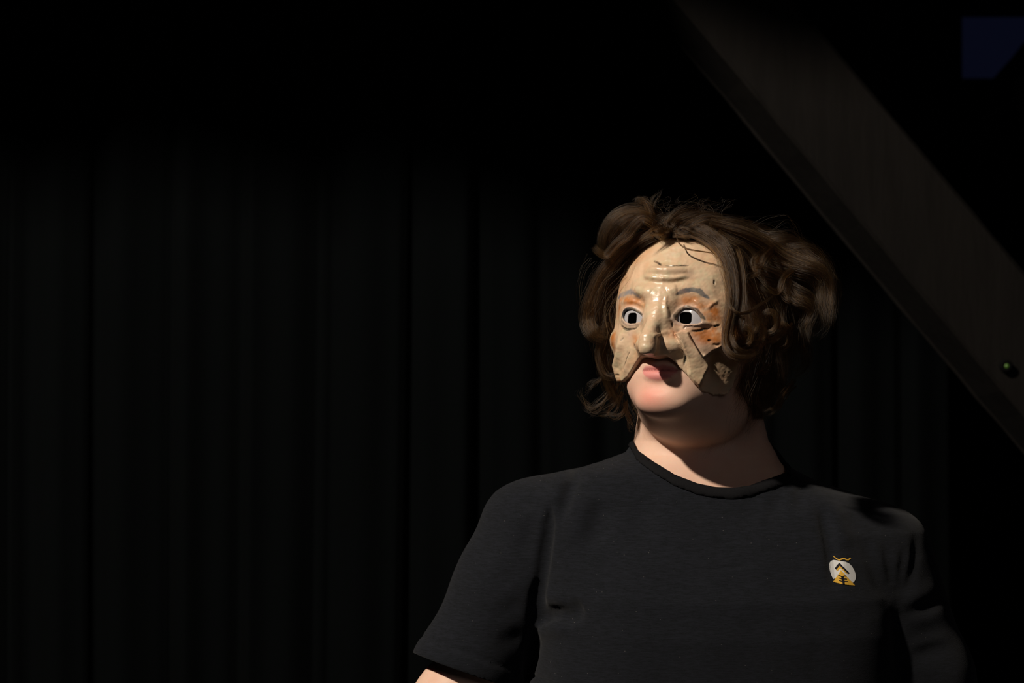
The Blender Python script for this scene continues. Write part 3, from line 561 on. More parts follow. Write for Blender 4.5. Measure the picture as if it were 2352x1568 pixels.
def mask_disp(L, b=None):
    if b is None: b = mask_base(L)
    d = .00055*wnoise(L, .040, 3, 2) + .00012*wnoise(L, .007, 5, 2)
    near = L[:, 2] > -.01
    P = L[near]; B = b[near]; e = np.zeros(len(P))
    for pts, a, s in RIDGES:
        k = ((P > pts.min(0)-2.6*s-.006) & (P < pts.max(0)+2.6*s+.006)).all(1)
        if k.any(): r, t = pl_dist(P[k], pts); r = tang(r, B[k]); e[k] += 1.5*a*np.exp(-(r/s)**2)*(.35+.65*fade(t, .25))
    for pts in CRACKS:
        k = ((P > pts.min(0)-.009) & (P < pts.max(0)+.009)).all(1)
        if k.any(): r, t = pl_dist(P[k], pts); r = tang(r, B[k]); e[k] += -.0017*np.exp(-(r/.00085)**2)*(.3+.7*fade(t, .2))
    for pts, sg in EYES:
        m = (np.abs(P[:, 0]-pts[:, 0].mean()) < .03) & (np.abs(P[:, 1]-pts[:, 1].mean()) < .025)
        sd = poly_sd(P[m][:, :2], pts[:, :2]); e[m] += .0007*np.exp(-((sd-.0016)/.0018)**2)
    fl = np.full(len(P), .02); k = ((P > FMIN) & (P < FMAX)).all(1); fl[k] = poly_sd(cyl(P[k]), FLAP); e += .0055*np.clip(.5-fl/.0022, 0, 1)*np.clip((P[:, 2]-.02)/.02, 0, 1)
    k = ((P > BMIN) & (P < BMAX)).all(1); fl = np.full(len(P), .02); fl[k] = poly_sd(cyl(P[k]), BACK); e -= .0045*np.clip(.5-fl/.0030, 0, 1)
    d[near] += e; return d
def edge_cut(L):
    c = cyl(L); j = .0005*np.sin(c[:, 0]*420)+.0003*np.sin(c[:, 0]*1100+1)
    lo = np.interp(c[:, 0], _ex, _ey) + j*(c[:, 0] > .02) - c[:, 1]
    hi = c[:, 1] - np.interp(c[:, 0], _tx, _ty)
    return np.maximum(lo, hi)*.85
def eye_cut(L):
    d = np.full(len(L), .05)
    for pts, sg in EYES:
        m = (L[:, 2] > .03) & (np.abs(L[:, 0]-pts[:, 0].mean()) < .035) & (np.abs(L[:, 1]-pts[:, 1].mean()) < .03)
        if m.any(): d[m] = poly_sd(L[m][:, :2], pts[:, :2])
    return d
def mask_inner(L):
    up = ell(L, (0, 0, 0), (0.0820, 0.1060, 0.0900)); lo = ell(L, (0, 0, 0), (0.0820, 0.194, 0.0900))
    return np.where(L[:, 1] > 0, up, lo)
def mask_solid(L):
    b = mask_base(L); d = b.copy(); m = np.abs(b) < .012; d[m] -= mask_disp(L[m], b[m])
    A = L.copy(); A[:, 0] = np.abs(A[:, 0])
    inner = np.minimum(mask_inner(L), ell(A, (0.0340, -0.0165, 0.0745), (0.0185, 0.0150, 0.0158)))
    d = np.maximum(d, -inner)
    d = np.maximum(d, edge_cut(L)); d = np.maximum(d, -eye_cut(L))
    return np.maximum(d, -.010-L[:, 2])
h = .00115
xs = np.arange(-.100, .100, h); ys = np.arange(-.105, .122, h); zs = np.arange(-.015, .140, h)
F = grid_eval(mask_solid, xs, ys, zs, 8, .006)
V, Q = surface_nets(F, xs, ys, zs)
def mask_outer(L): return mask_base(L)-mask_disp(L)
dv = mask_outer(V); k = (np.abs(dv) < .0011) & (edge_cut(V) < -.0012) & (eye_cut(V) > .0010) & (V[:, 2] > -.007)
V[k] = project(mask_outer, V[k], 2, 3e-4, .0008)
def mask_paint(L):
    n = len(L); B = mask_base(L); c = np.empty((n, 3)); c[:] = (.55, .385, .258)
    n1 = wnoise(L, .035, 21, 3)[:, None]; n2 = wnoise(L, .016, 22, 3)[:, None]
    c = c*(1+.07*n1); c = c + np.clip(n2, 0, 1)*.40*(np.array([.50, .46, .30])-c) + np.clip(-n1, 0, 1)*.30*(np.array([.68, .42, .25])-c)
    def spots(lst, col, k=1.0):
        nonlocal c
        f = np.zeros(n)
        for p, r, a in lst:
            q = ((L-TMm(p))**2).sum(-1); r = r*.0005*1.55; f = 1-(1-f)*(1-a*np.exp(-q/(r*r)))
        f = np.clip(f*(1+.35*n2[:, 0]), 0, .96)*k
        c = c*(1-f[:, None]) + f[:, None]*np.asarray(col)
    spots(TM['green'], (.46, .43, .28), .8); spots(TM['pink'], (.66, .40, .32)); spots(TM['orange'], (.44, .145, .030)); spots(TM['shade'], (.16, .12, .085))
    def stroke(pts, wd, col, a, soft=.0008, nz=.5):
        nonlocal c
        r, t = pl_dist(L, TMm(pts)); r = tang(r, np.clip(B, -.003, .008)); w_ = wd*(.45+.55*fade(t, .3))*(1+.22*n2[:, 0])
        f = a*np.clip((w_-r)/soft+.5, 0, 1)*(1+nz*.4*n1[:, 0]); f = np.clip(f, 0, 1)[:, None]; c = c*(1-f)+f*np.asarray(col)
    stroke(TM['browL'], .0031, (.20, .19, .21), .85, .0018); stroke(TM['browR'], .0030, (.075, .075, .085), .95, .0012)
    stroke(TM['linerL'], .0021, (.050, .048, .045), .95); stroke(TM['linerR'], .0022, (.050, .050, .050), .95)
    for p in TM['cracks']: stroke(p, .0011, (.026, .020, .015), .95, .0008)
    for pts, sg in EYES:
        m = (np.abs(L[:, 0]-pts[:, 0].mean()) < .03) & (np.abs(L[:, 1]-pts[:, 1].mean()) < .025)
        sd = poly_sd(L[m][:, :2], pts[:, :2]); f = (.75*np.exp(-((sd-.002)/.0022)**2))[:, None]
        c[m] = c[m]*(1-f) + f*np.array([.60, .44, .36])
        pv = pts[:, 1].mean(); lid = np.clip((L[m][:, 1]-pv+.002)/.003, 0, 1)
        f = (np.clip((.0022+.0008*lid-np.abs(sd-.0002))/.0008, 0, 1)*(.20+.75*lid))[:, None]; c[m] = c[m]*(1-f) + f*np.array([.028, .028, .030])
    for p in (TM['linerL'], TM['linerR']): stroke(p, .0027, (.035, .034, .034), .95)
    ins = (mask_inner(L) < .0012) | (edge_cut(L) > -.0006)
    c[mask_inner(L) < .0012] = (.10, .085, .065)
    return np.clip(c, .002, .9)
mask = empty('face_mask'); mask.location = HO.tolist()
tag(mask, 'beige painted papier-mache half mask with hooked nose and furrowed brow', 'mask')
R3 = Matrix(np.stack([HR, HU, HF], 1).tolist()).to_4x4(); mask.rotation_euler = R3.to_euler()
mesh_obj('shell', V, Q, M['mask'], mask, color=mask_paint(V))
tick('mask shell %d' % len(V))
# painted eyes: a white bowl behind each opening with a squarish hole; a black patch behind it stands in for the dark inside
for (pts, sg), pk in zip(EYES, ('pupL', 'pupR')):
    pc = TMm(TM[pk][0]); pc[0] -= .0018; cx = .0340*sg; n = 90
    a = np.linspace(-.0170, .0170, n); gx, gy = np.meshgrid(a, a, indexing='ij')
    q = 1-(gx/.0260)**2-(gy/.0230)**2; q = np.sqrt(np.clip(q, .05, 1))
    Vp = np.stack([cx+gx, gy*.95-.0165, .0760+.0140*q-.0040*np.clip(gx*sg/.013, 0, 1.3)**1.5+.0050*np.clip(-gx*sg/.013, 0, 1.3)**1.4], -1).reshape(-1, 3)
    I = np.arange(n*n).reshape(n, n); Qp = np.stack([I[:-1, :-1], I[1:, :-1], I[1:, 1:], I[:-1, 1:]], -1).reshape(-1, 4)
    hw, hh = (.0066, .0066)
    def sq(P): return ((np.abs((P[:, 0]-pc[0])/hw)**3.6 + np.abs((P[:, 1]-pc[1])/hh)**3.6)**(1/3.6) - 1)*hw
    V1, F1 = clip(Vp, Qp, sq(Vp)); V1, F1 = clip(V1, F1, .0026-poly_sd(V1[:, :2], pts[:, :2])); e = mesh_obj('eye_white', V1, F1, M['eye'], mask)
    md = e.modifiers.new('thick', 'SOLIDIFY'); md.thickness = .0012; md.offset = -1
    rim = (sq(Vp) < .0012); Vb = Vp.copy(); Vb[:, 2] -= .0030
    V2, F2 = clip(Vb, Qp, .0016-sq(Vp)); mesh_obj('eye_dark_patch', V2, F2, M['dark_patch'], mask)
tick('mask')

# ------------------------------------------------------------------ the person
person = empty('person'); person.location = (.245, .04, 0)
PI = Matrix.Translation(person.location).inverted()
def under(o, p=None):
    o.parent = p or person
    if p is None: o.matrix_parent_inverse = PI
    return o
tag(person, 'masked person in a dark heather T-shirt with curly brown hair, chin raised', 'person')
xs = axis([(-.20, .105, .007), (.105, .325, .0021), (.325, .62, .007)])
ys = axis([(-.16, -.145, .006), (-.145, .03, .0021), (.03, .20, .006)])
zs = axis([(0.0, .60, .012), (.60, .88, .0045), (.88, 1.33, .008), (1.33, 1.53, .0021), (1.53, 1.70, .005)])
F = grid_eval(body_skin, xs, ys, zs, 6, .015); V, Q = surface_nets(F, xs, ys, zs); V = project(body_skin, V, 1, 6e-4, .003)
L = to_local(V); c = np.empty((len(V), 3)); c[:] = (.66, .455, .35)
def blob(p, r, col, a):
    global c
    f = (a*np.exp(-(((L-np.asarray(p))/np.asarray(r))**2).sum(-1)))[:, None]; c = c*(1-f)+f*np.asarray(col)
blob((-.008, -.106, .090), (.020, .016, .03), (.70, .28, .22), .85); blob((-.035, -.095, .06), (.03, .02, .03), (.66, .34, .25), .35)
X = L[:, 0]; lipl = -.0765+2.4*X*X; A = np.abs(X); arch = np.sqrt(np.maximum(0, 1-(X/.0208)**2))
up = .0062*arch*(1-.25*np.exp(-(X/.003)**2)); lo = .0112*arch
f = np.clip(np.minimum(lipl+up-L[:, 1], L[:, 1]-(lipl-lo))/.0012+.5, 0, 1)*(L[:, 2] > .05)*(A < .0215); f = (f*.85)[:, None]
c = c*(1-f)+f*np.array([.60, .20, .20])
f = (np.exp(-((L[:, 1]-lipl)/.0011)**2)*(L[:, 2] > .06)*(A < .022)*.8)[:, None]; c = c*(1-f)+f*np.array([.22, .035, .03])
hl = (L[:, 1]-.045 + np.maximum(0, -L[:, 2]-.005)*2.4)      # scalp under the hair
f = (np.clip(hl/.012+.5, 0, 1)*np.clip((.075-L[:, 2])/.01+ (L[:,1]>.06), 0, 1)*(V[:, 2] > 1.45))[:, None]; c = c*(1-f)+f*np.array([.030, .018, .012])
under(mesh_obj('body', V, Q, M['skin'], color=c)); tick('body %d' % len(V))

# T-shirt
FOLDS = [(np.asarray(p), a, s) for p, a, s in TS]
def shirt_fold(P):
    d = .0016*wnoise(P*np.array([1, 1, .6]), .16, 31, 2)
    for pts, a, s in FOLDS:
        lo = pts.min(0)-3.2*s; hi = pts.max(0)+3.2*s; m = ((P > lo) & (P < hi)).all(1)
        if m.any():
            r, t = pl_dist(P[m], pts); d[m] += 1.25*a*np.exp(-(r/s)**2)*np.clip(.15+.85*fade(t, .3), 0, 1)
    return d
def hem_s(P, H): return -((P-H[0])@H[1])                       # >0 above the hem
def shirt_solid(P):
    b = shirt_base(P); m = np.abs(b) < .035; b[m] -= shirt_fold(P[m])
    for H in (HEM_L, HEM_R):                                    # stitched hem stands a little proud
        sN = hem_s(P, H); k = (sN > -.01) & (sN < .05) & (np.abs(P[:, 0]-H[0][0]) < .12) & (P[:, 2] < 1.22)
        b[k] -= .0012*np.exp(-((sN[k]-.008)/.010)**4) - .0012*np.exp(-((sN[k]-.021)/.0016)**2)
    return b
hs = .0036
xs = np.arange(-.16, .60, hs); ys = np.arange(-.150, .20, hs); zs = np.arange(.89, 1.46, hs)
F = grid_eval(shirt_solid, xs, ys, zs, 6, .03); V, Q = surface_nets(F, xs, ys, zs); V = project(shirt_solid, V, 2, 8e-4, .004)
def cut_s(P):
    s = np.full(len(P), .05)
    for H, far in ((HEM_L, P[:, 0] < .02), (HEM_R, P[:, 0] > .44)):
        m = far & (P[:, 2] < 1.20); s[m] = np.minimum(s[m], hem_s(P[m], H))
    s = np.minimum(s, P[:, 2]-.905); return s
V, Q = clip(V, Q, cut_s(V)); V, Q = clip(V, Q, neck_s(V))
NB = .0105
Vc, Fcol = clip(V, Q, NB-neck_s(V)); V, Q = clip(V, Q, neck_s(V)-NB)
nrm = np.array([.229, .045, 0]); rad = Vc-nrm; rad[:, 2] = 0; rad /= np.linalg.norm(rad, axis=1)[:, None]
tt = neck_s(Vc)/NB; Vc = Vc + rad*(.0022*np.sqrt(np.clip(np.sin(np.clip(tt, 0, 1)*math.pi), 0, 1)))[:, None]
shirt = under(mesh_obj('t_shirt', V, Q, M['jersey']))
md = shirt.modifiers.new('thick', 'SOLIDIFY'); md.thickness = .0022; md.offset = -1
collar = under(mesh_obj('collar', Vc, Fcol, M['rib'], shirt)); collar.parent = shirt; collar.matrix_parent_inverse = Matrix()
md = collar.modifiers.new('thick', 'SOLIDIFY'); md.thickness = .0035; md.offset = -.2
tick('shirt %d' % len(V))

# printed emblem on the chest: flat shapes laid on the cloth
from mathutils.bvhtree import BVHTree
SHIRT_TREE = BVHTree.FromPolygons(V.tolist(), tris(Q).tolist())
def on_shirt(x, z, lift):
    out = []
    for a, b in zip(x, z):
        h = SHIRT_TREE.ray_cast(Vector((a, -.4, b)), Vector((0, 1, 0)))
        out.append(h[0] + h[1]*lift*(1 if h[1].y < 0 else -1))
    return np.array(out)
EO = np.array([.3690, 1.2818]); ES = 1/11.2/2120                 # emblem units to metres
def em(name, poly, mat, lift):
    poly = np.asarray(poly, float); poly[:, 0] -= 970; poly[:, 1] = 850-poly[:, 1]
    lo = poly.min(0)-8; hi = poly.max(0)+8; n = 56
    gx, gy = np.meshgrid(np.linspace(lo[0], hi[0], n), np.linspace(lo[1], hi[1], n), indexing='ij'); p2 = np.stack([gx.ravel(), gy.ravel()], -1)
    I = np.arange(n*n).reshape(n, n); Qp = np.stack([I[:-1, :-1], I[1:, :-1], I[1:, 1:], I[:-1, 1:]], -1).reshape(-1, 4)
    P3 = np.concatenate([p2, np.zeros((n*n, 1))], 1); P3, Fc = clip(P3, Qp, -poly_sd(p2, poly))
    W3 = on_shirt(EO[0]+P3[:, 0]*ES, EO[1]+P3[:, 1]*ES, lift)
    o = mesh_obj(name, W3, Fc, mat, shirt); md = o.modifiers.new('thick', 'SOLIDIFY'); md.thickness = .0002; md.offset = -1
    return o
def stroke_poly(pts, w0):
    pts = np.asarray(pts, float); w0 = np.asarray(w0)*np.ones(len(pts)); tn = np.gradient(pts, axis=0); tn /= np.linalg.norm(tn, axis=1)[:, None]
    nn = np.stack([-tn[:, 1], tn[:, 0]], -1); return np.concatenate([pts+nn*w0[:, None]/2, (pts-nn*w0[:, None]/2)[::-1]])
em('emblem_moon', [(700, 560), (760, 535), (860, 545), (980, 565), (1080, 580), (1180, 630), (1260, 710), (1315, 810), (1345, 920), (1338, 1010), (1300, 1080), (1245, 1120), (1100, 1050), (940, 960), (800, 980), (725, 1020), (680, 920), (645, 800), (635, 680), (655, 600)], M['p_white'], .0004)
em('emblem_wave', stroke_poly([(760, 435), (800, 460), (850, 505), (910, 530), (960, 515), (1010, 497), (1060, 500), (1110, 525), (1160, 530), (1200, 505), (1228, 488)], [10, 18, 26, 34, 36, 36, 36, 36, 36, 38, 34]), M['p_gold'], .0004)
em('emblem_triangle', [(940, 785), (1085, 960), (1225, 1105), (1305, 1192), (1150, 1172), (960, 1145), (800, 1110), (708, 1090), (760, 1020), (860, 910)], M['p_gold'], .0006)
em('emblem_chevron_shade', [(915, 655), (1120, 870), (1090, 885), (1010, 820), (930, 735), (845, 815), (820, 790)], M['p_gold'], .0006)
em('emblem_chevron', [(912, 603), (1160, 865), (1118, 882), (1010, 775), (918, 675), (820, 785), (778, 750)], M['p_black'], .0008)
T1 = [[(850, 910), (890, 920), (930, 945), (960, 985), (968, 1030)], [(1072, 945), (1030, 938), (990, 945), (968, 975)], [(862, 992), (905, 1000), (950, 1012)], [(1080, 1022), (1030, 1015), (985, 1015)], [(872, 1055), (915, 1065), (955, 1085)], [(1098, 1085), (1045, 1080), (990, 1080)]]
em('emblem_tree', [(938, 950), (1000, 950), (1012, 1020), (1015, 1150), (962, 1148), (955, 1090), (940, 1050)], M['p_black'], .0008)
for q in T1: em('emblem_branch', stroke_poly(q, 24), M['p_black'], .0008)
tick('emblem')

# trousers and shoes, below the frame
def trousers(P):
    d = ell(P, (.245, .028, .93), (.212, .152, .16))
    for s in (-1, 1):
        d = smin(d, chain(P, [((.245+.090*s, .03, .85), .118), ((.245+.105*s, .025, .48), .082), ((.245+.113*s, .055, .10), .070)], .03), .03)
    d -= .003*wnoise(P, .12, 41, 2)
    return np.maximum(np.maximum(d, .07-P[:, 2]), P[:, 2]-1.0)
xs = np.arange(-.02, .52, .009); ys = np.arange(-.16, .22, .009); zs = np.arange(.05, 1.03, .009)
F = grid_eval(trousers, xs, ys, zs, 6, .03); V, Q = surface_nets(F, xs, ys, zs)
under(mesh_obj('trousers', V, Q, M['denim']))
for s in (-1, 1):
    x = .245+.118*s
    def shoe(P):
        d = smin(ell(P, (x, .04, .055), (.042, .060, .060)), ell(P, (x+.004*s, -.065, .035), (.046, .105, .042)), .03)
        return np.maximum(d, .004-P[:, 2])
    xs = np.arange(x-.07, x+.07, .006); ys = np.arange(-.19, .12, .006); zs = np.arange(-.004, .14, .006)
    F = grid_eval(shoe, xs, ys, zs, 6, .02); V, Q = surface_nets(F, xs, ys, zs); under(mesh_obj('shoe', V, Q, M['shoe']))
tick('clothes')

# ------------------------------------------------------------------ hair
def P3(px, py, y):                                    # a hair guide point at depth y
    s = (y-CAM[1])/FPX; return (CAM[0]+(px-1176)*s, y, CAM[2]+(784-py)*s)
def spline(c, m):
    c = np.asarray(c, float); c = np.concatenate([[2*c[0]-c[1]], c, [2*c[-1]-c[-2]]]); n = len(c)-3
    t = np.linspace(0, n-1e-6, m); i = t.astype(int); f = (t-i)[:, None]
    p0, p1, p2, p3 = c[i], c[i+1], c[i+2], c[i+3]
    return .5*(2*p1 + (p2-p0)*f + (2*p0-5*p1+4*p2-p3)*f*f + (3*p1-p0-3*p2+p3)*f**3)
STR = []; HR_ = np.random.RandomState(5)
def lock(ctrl, n, r, curl=0.0, turns=2.0, frizz=.002, m=26, taper=(.7, 1, .5), minlen=.75, flat=1.0):
    """n strands running along a guide; r is the half width of the lock in metres"""
    g0 = spline(ctrl, m); t = np.linspace(0, 1, m)
    T = np.gradient(g0, axis=0); T /= np.linalg.norm(T, axis=1)[:, None]+1e-9
    N = np.cross(T, (0, -1, 0)); N /= np.linalg.norm(N, axis=1)[:, None]+1e-6      # across, in the view's plane
    B = np.cross(T, N)
    rp = np.interp(t, [0, .5, 1], taper)*r
    n = int(n*1.25); K = max(2, n//13); ca = HR_.rand(K)*6.283; cq = np.sqrt(HR_.rand(K)); cph = HR_.rand(K, 4)
    for j in range(n):
        k = j % K; spread = .20*np.interp(t, [0, .3, 1], [1.5, 1.2, .5])
        a = HR_.rand()*6.283; q = math.sqrt(HR_.rand()); loose = 3.0 if HR_.rand() < .15 else 1.0
        ox = cq[k]*math.cos(ca[k])+math.cos(a)*q*spread*loose; oy = (cq[k]*math.sin(ca[k])+math.sin(a)*q*spread*loose)*flat
        L_ = minlen+(1-minlen)*HR_.rand(); tt = t*L_
        gi = np.stack([np.interp(tt, t, g0[:, k]) for k in range(3)], -1); Ni = np.stack([np.interp(tt, t, N[:, k]) for k in range(3)], -1)
        Bi = np.stack([np.interp(tt, t, B[:, k]) for k in range(3)], -1); ri = np.interp(tt, t, rp)
        tw = .5*(HR_.rand()-.5)*tt*3; c, s = np.cos(tw), np.sin(tw)
        X = (ox*c-oy*s)*ri; Y = (ox*s+oy*c)*ri
        if curl: ph = HR_.rand()*.8; X = X+curl*np.sin(6.283*turns*tt+ph)*np.minimum(1, tt*3); Y = Y+curl*np.cos(6.283*turns*tt+ph)*np.minimum(1, tt*3)
        f1 = 1.6*frizz*np.sin(tt*(4+7*cph[k, 0])+6*cph[k, 1])*(cph[k, 2]*2-1)*tt**.7 + .55*frizz*(HR_.randn()*np.sin(tt*(3+5*HR_.rand())+6*HR_.rand())+.5*HR_.randn()*np.sin(tt*(9+8*HR_.rand())+6*HR_.rand()))*tt**.7
        f2 = 1.6*frizz*np.sin(tt*(4+7*cph[k, 3])+6*cph[k, 2])*(cph[k, 1]*2-1)*tt**.7 + .55*frizz*(HR_.randn()*np.sin(tt*(3+5*HR_.rand())+6*HR_.rand()))*tt**.7
        STR.append(gi+Ni*(X+f1)[:, None]+Bi*(Y+f2)[:, None])
px = lambda *p: [P3(*q) for q in p]
PXM = 1/2040.0
# --- right of the face (the person's left): front fall with the big upturned curl
lock(px((1552, 516, -.035), (1582, 516, -.052), (1620, 532, -.066), (1658, 562, -.076), (1680, 612, -.090), (1687, 670, -.100), (1681, 725, -.108), (1674, 770, -.118), (1678, 798, -.128), (1692, 816, -.134), (1722, 820, -.132), (1750, 806, -.122)), 480, 12*PXM, frizz=.0026, m=40, taper=(.9, 1.1, .8), minlen=.82)
lock(px((1560, 530, -.055), (1600, 520, -.055), (1645, 540, -.062), (1672, 580, -.076), (1684, 640, -.092), (1682, 700, -.104), (1672, 750, -.112), (1672, 785, -.116), (1690, 805, -.116), (1720, 808, -.108), (1742, 790, -.100)), 420, 12*PXM, frizz=.0022, m=36, minlen=.85)
lock(px((1545, 540, -.062), (1590, 540, -.066), (1628, 560, -.074), (1655, 590, -.088), (1670, 640, -.098), (1674, 700, -.106), (1667, 745, -.112), (1665, 780, -.116)), 110, 8*PXM, frizz=.003, m=30)
lock(px((1640, 545, -.066), (1672, 600, -.086), (1680, 660, -.104), (1678, 700, -.114), (1692, 716, -.118), (1716, 717, -.116), (1745, 700, -.108), (1780, 678, -.098)), 110, 4*PXM, frizz=.0012, m=34, minlen=.9)
lock(px((1690, 560, -.060), (1705, 620, -.085), (1706, 690, -.100), (1698, 740, -.108), (1702, 775, -.110), (1725, 795, -.106), (1755, 790, -.098)), 300, 12*PXM, frizz=.003, m=30)
for k in range(5):                                    # ring curls beside the cheek
    cx, cy, rr, y0 = ((1718, 738, 27, -.106), (1735, 760, 30, -.100), (1708, 768, 22, -.112), (1765, 735, 26, -.086), (1790, 770, 28, -.070))[k]
    pts = [P3(cx+rr*math.cos(a)*(1-.05*i), cy-rr*1.15*math.sin(a)*(1-.05*i), y0+.003*math.sin(a*.7)) for i, a in enumerate(np.linspace(2.4+k*.6, 2.4+k*.6+5.2, 10))]
    lock(pts, 110, 7*PXM, frizz=.0018, m=34, minlen=.7)
lock(px((1684, 690, -.108), (1674, 735, -.122), (1666, 775, -.134), (1670, 802, -.142), (1690, 819, -.146), (1718, 820, -.144), (1742, 808, -.136)), 200, 8*PXM, frizz=.0016, m=30, minlen=.85)
lock(px((1690, 700, -.108), (1680, 745, -.122), (1678, 775, -.132), (1690, 797, -.138), (1712, 806, -.138), (1738, 800, -.130)), 150, 6*PXM, frizz=.0016, m=30, minlen=.85)
# tips catching the light
for (a, b, c_) in (((1735, 600), (1738, 625), (1712, 640)), ((1760, 590), (1745, 612), (1718, 606)), ((1800, 640), (1785, 672), (1755, 655)), ((1790, 770), (1765, 785), (1738, 778)), ((1800, 905), (1785, 935), (1752, 948)), ((1745, 860), (1755, 850), (1765, 852))):
    lock(px((a[0]+25, a[1]-25, -.070), (a[0], a[1], -.085), (b[0], b[1], -.092), (c_[0], c_[1], -.096)), 90, 9*PXM, frizz=.002, m=18, taper=(1, .9, .35))
# outward sweep to the right, loose and frizzy
SW = [((1625, 515), (1690, 535), (1760, 565), (1830, 580), (1880, 612), (1897, 665), (1886, 720)), ((1640, 520), (1700, 550), (1770, 590), (1840, 625), (1880, 670), (1888, 730), (1868, 780)),
      ((1650, 530), (1710, 570), (1765, 620), (1815, 670), (1850, 720), (1850, 775)), ((1660, 540), (1710, 590), (1750, 640), (1780, 700), (1800, 760), (1790, 820)),
      ((1615, 505), (1680, 515), (1750, 540), (1815, 560), (1870, 585), (1905, 630), (1908, 690)), ((1660, 550), (1700, 610), (1730, 665), (1755, 720), (1760, 780)),
      ((1630, 510), (1700, 530), (1780, 575), (1850, 600), (1890, 640), (1905, 700), (1890, 750)), ((1680, 560), (1740, 620), (1800, 650), (1850, 690), (1870, 740), (1860, 800)),
      ((1690, 570), (1745, 640), (1790, 710), (1815, 780), (1800, 850), (1775, 910)), ((1700, 590), (1750, 680), (1775, 760), (1785, 840), (1770, 910), (1745, 955)),
      ((1700, 600), (1735, 700), (1750, 800), (1755, 880), (1748, 930), (1735, 965)), ((1710, 580), (1780, 660), (1830, 740), (1845, 820), (1815, 885))]
for k, pts in enumerate(SW):
    for j in range(3):
        dx, dy = HR_.uniform(-9, 9), HR_.uniform(-8, 8); y0 = -.060+.030*j+HR_.uniform(-.008, .008)+(.045 if k > 7 else 0)
        lock([P3(x+dx*i/3, y_+dy*i/3, y0+.006*i*(j-.6)) for i, (x, y_) in enumerate(pts)], 170, (15+5*j)*PXM, curl=.0035, turns=2.2+HR_.rand()*1.6, frizz=.0050, m=30, minlen=.6)
for _ in range(46):                                   # fly-away strands
    x0, y0 = HR_.uniform(1640, 1760), HR_.uniform(515, 600); L_ = HR_.uniform(.6, 1.0)
    pts = [(x0, y0), (x0+70*L_, y0-5+HR_.uniform(-25, 15)), (x0+130*L_, y0+HR_.uniform(-20, 40)), (x0+165*L_, y0+40+HR_.uniform(-20, 60)), (x0+150*L_+HR_.uniform(-30, 30), y0+100+HR_.uniform(-20, 60))]
    yy = HR_.uniform(-.08, .03); lock([P3(a, b, yy) for a, b in pts], 2, 3*PXM, frizz=.004, m=26)
# --- top and left
lock(px((1555, 520, -.025), (1520, 508, -.040), (1488, 496, -.045), (1450, 490, -.040), (1415, 506, -.036), (1394, 535, -.032), (1390, 562, -.030), (1402, 582, -.028)), 420, 17*PXM, frizz=.0018, m=34, taper=(.6, 1.1, .8), minlen=.86, flat=1.6)
lock(px((1540, 535, -.045), (1504, 516, -.056), (1478, 502, -.054), (1458, 515, -.050), (1440, 538, -.045), (1415, 560, -.040), (1392, 585, -.035), (1376, 578, -.034), (1363, 563, -.032)), 280, 11*PXM, frizz=.002, m=34, minlen=.8)
lock(px((1520, 530, -.045), (1470, 505, -.034), (1430, 518, -.030), (1412, 545, -.026), (1410, 575, -.022)), 260, 22*PXM, frizz=.002, m=28, flat=1.6)
lock(px((1515, 535, -.050), (1500, 505, -.050), (1494, 480, -.048), (1482, 464, -.046), (1466, 460, -.044), (1456, 470, -.042)), 150, 9*PXM, frizz=.003, m=24, minlen=.7)
lock(px((1512, 520, -.045), (1500, 490, -.044), (1500, 462, -.042), (1512, 445, -.040), (1524, 434, -.038)), 26, 7*PXM, frizz=.003, m=22, minlen=.6)
lock(px((1545, 528, -.030), (1492, 540, -.042), (1446, 568, -.022), (1416, 608, .000), (1396, 660, .014), (1388, 715, .024), (1392, 770, .030), (1398, 800, .032)), 620, 22*PXM, frizz=.003, m=32, taper=(.5, 1, .9), flat=1.3)
lock(px((1450, 555, -.030), (1410, 595, -.022), (1378, 640, -.014), (1356, 695, -.008), (1352, 735, -.006), (1366, 764, -.014), (1390, 772, -.004)), 420, 18*PXM, frizz=.003, m=30, taper=(.7, 1, .7), minlen=.82, flat=1.3)
lock(px((1436, 570, -.010), (1398, 620, .004), (1376, 680, .010), (1368, 730, .012), (1380, 765, .014), (1402, 770, .018)), 330, 16*PXM, frizz=.003, m=28, flat=1.4)
lock(px((1395, 740, -.004), (1380, 780, .0), (1374, 812, .002), (1380, 842, .002), (1396, 862, .0), (1420, 860, .0)), 150, 9*PXM, frizz=.0022, m=24, minlen=.8)
lock(px((1400, 740, .010), (1388, 790, .012), (1392, 850, .016), (1405, 900, .02), (1425, 935, .024)), 260, 18*PXM, frizz=.004, m=24)
for pts in (((1425, 880), (1405, 912), (1380, 935), (1356, 944), (1338, 926)), ((1410, 880), (1380, 920), (1354, 936), (1340, 910), (1334, 890)), ((1430, 900), (1410, 935), (1385, 948), (1352, 950)), ((1440, 920), (1430, 950), (1400, 955), (1372, 945)), ((1435, 925), (1440, 960), (1462, 990)), ((1400, 830), (1380, 870), (1350, 890), (1332, 912))):
    lock([P3(a, b, .030+.004*i) for i, (a, b) in enumerate(pts)], 34, 9*PXM, frizz=.0045, m=24, minlen=.6)
for _ in range(34):
    x0, y0 = HR_.uniform(1345, 1440), HR_.uniform(560, 720); dx = HR_.uniform(-38, -6)
    lock([P3(x0, y0, -.01), P3(x0+dx*.6, y0+25, -.008), P3(x0+dx, y0+70, -.006), P3(x0+dx*.7, y0+110, -.004), P3(x0+dx*.2, y0+130, .0)], 2, 3*PXM, frizz=.004, m=22)
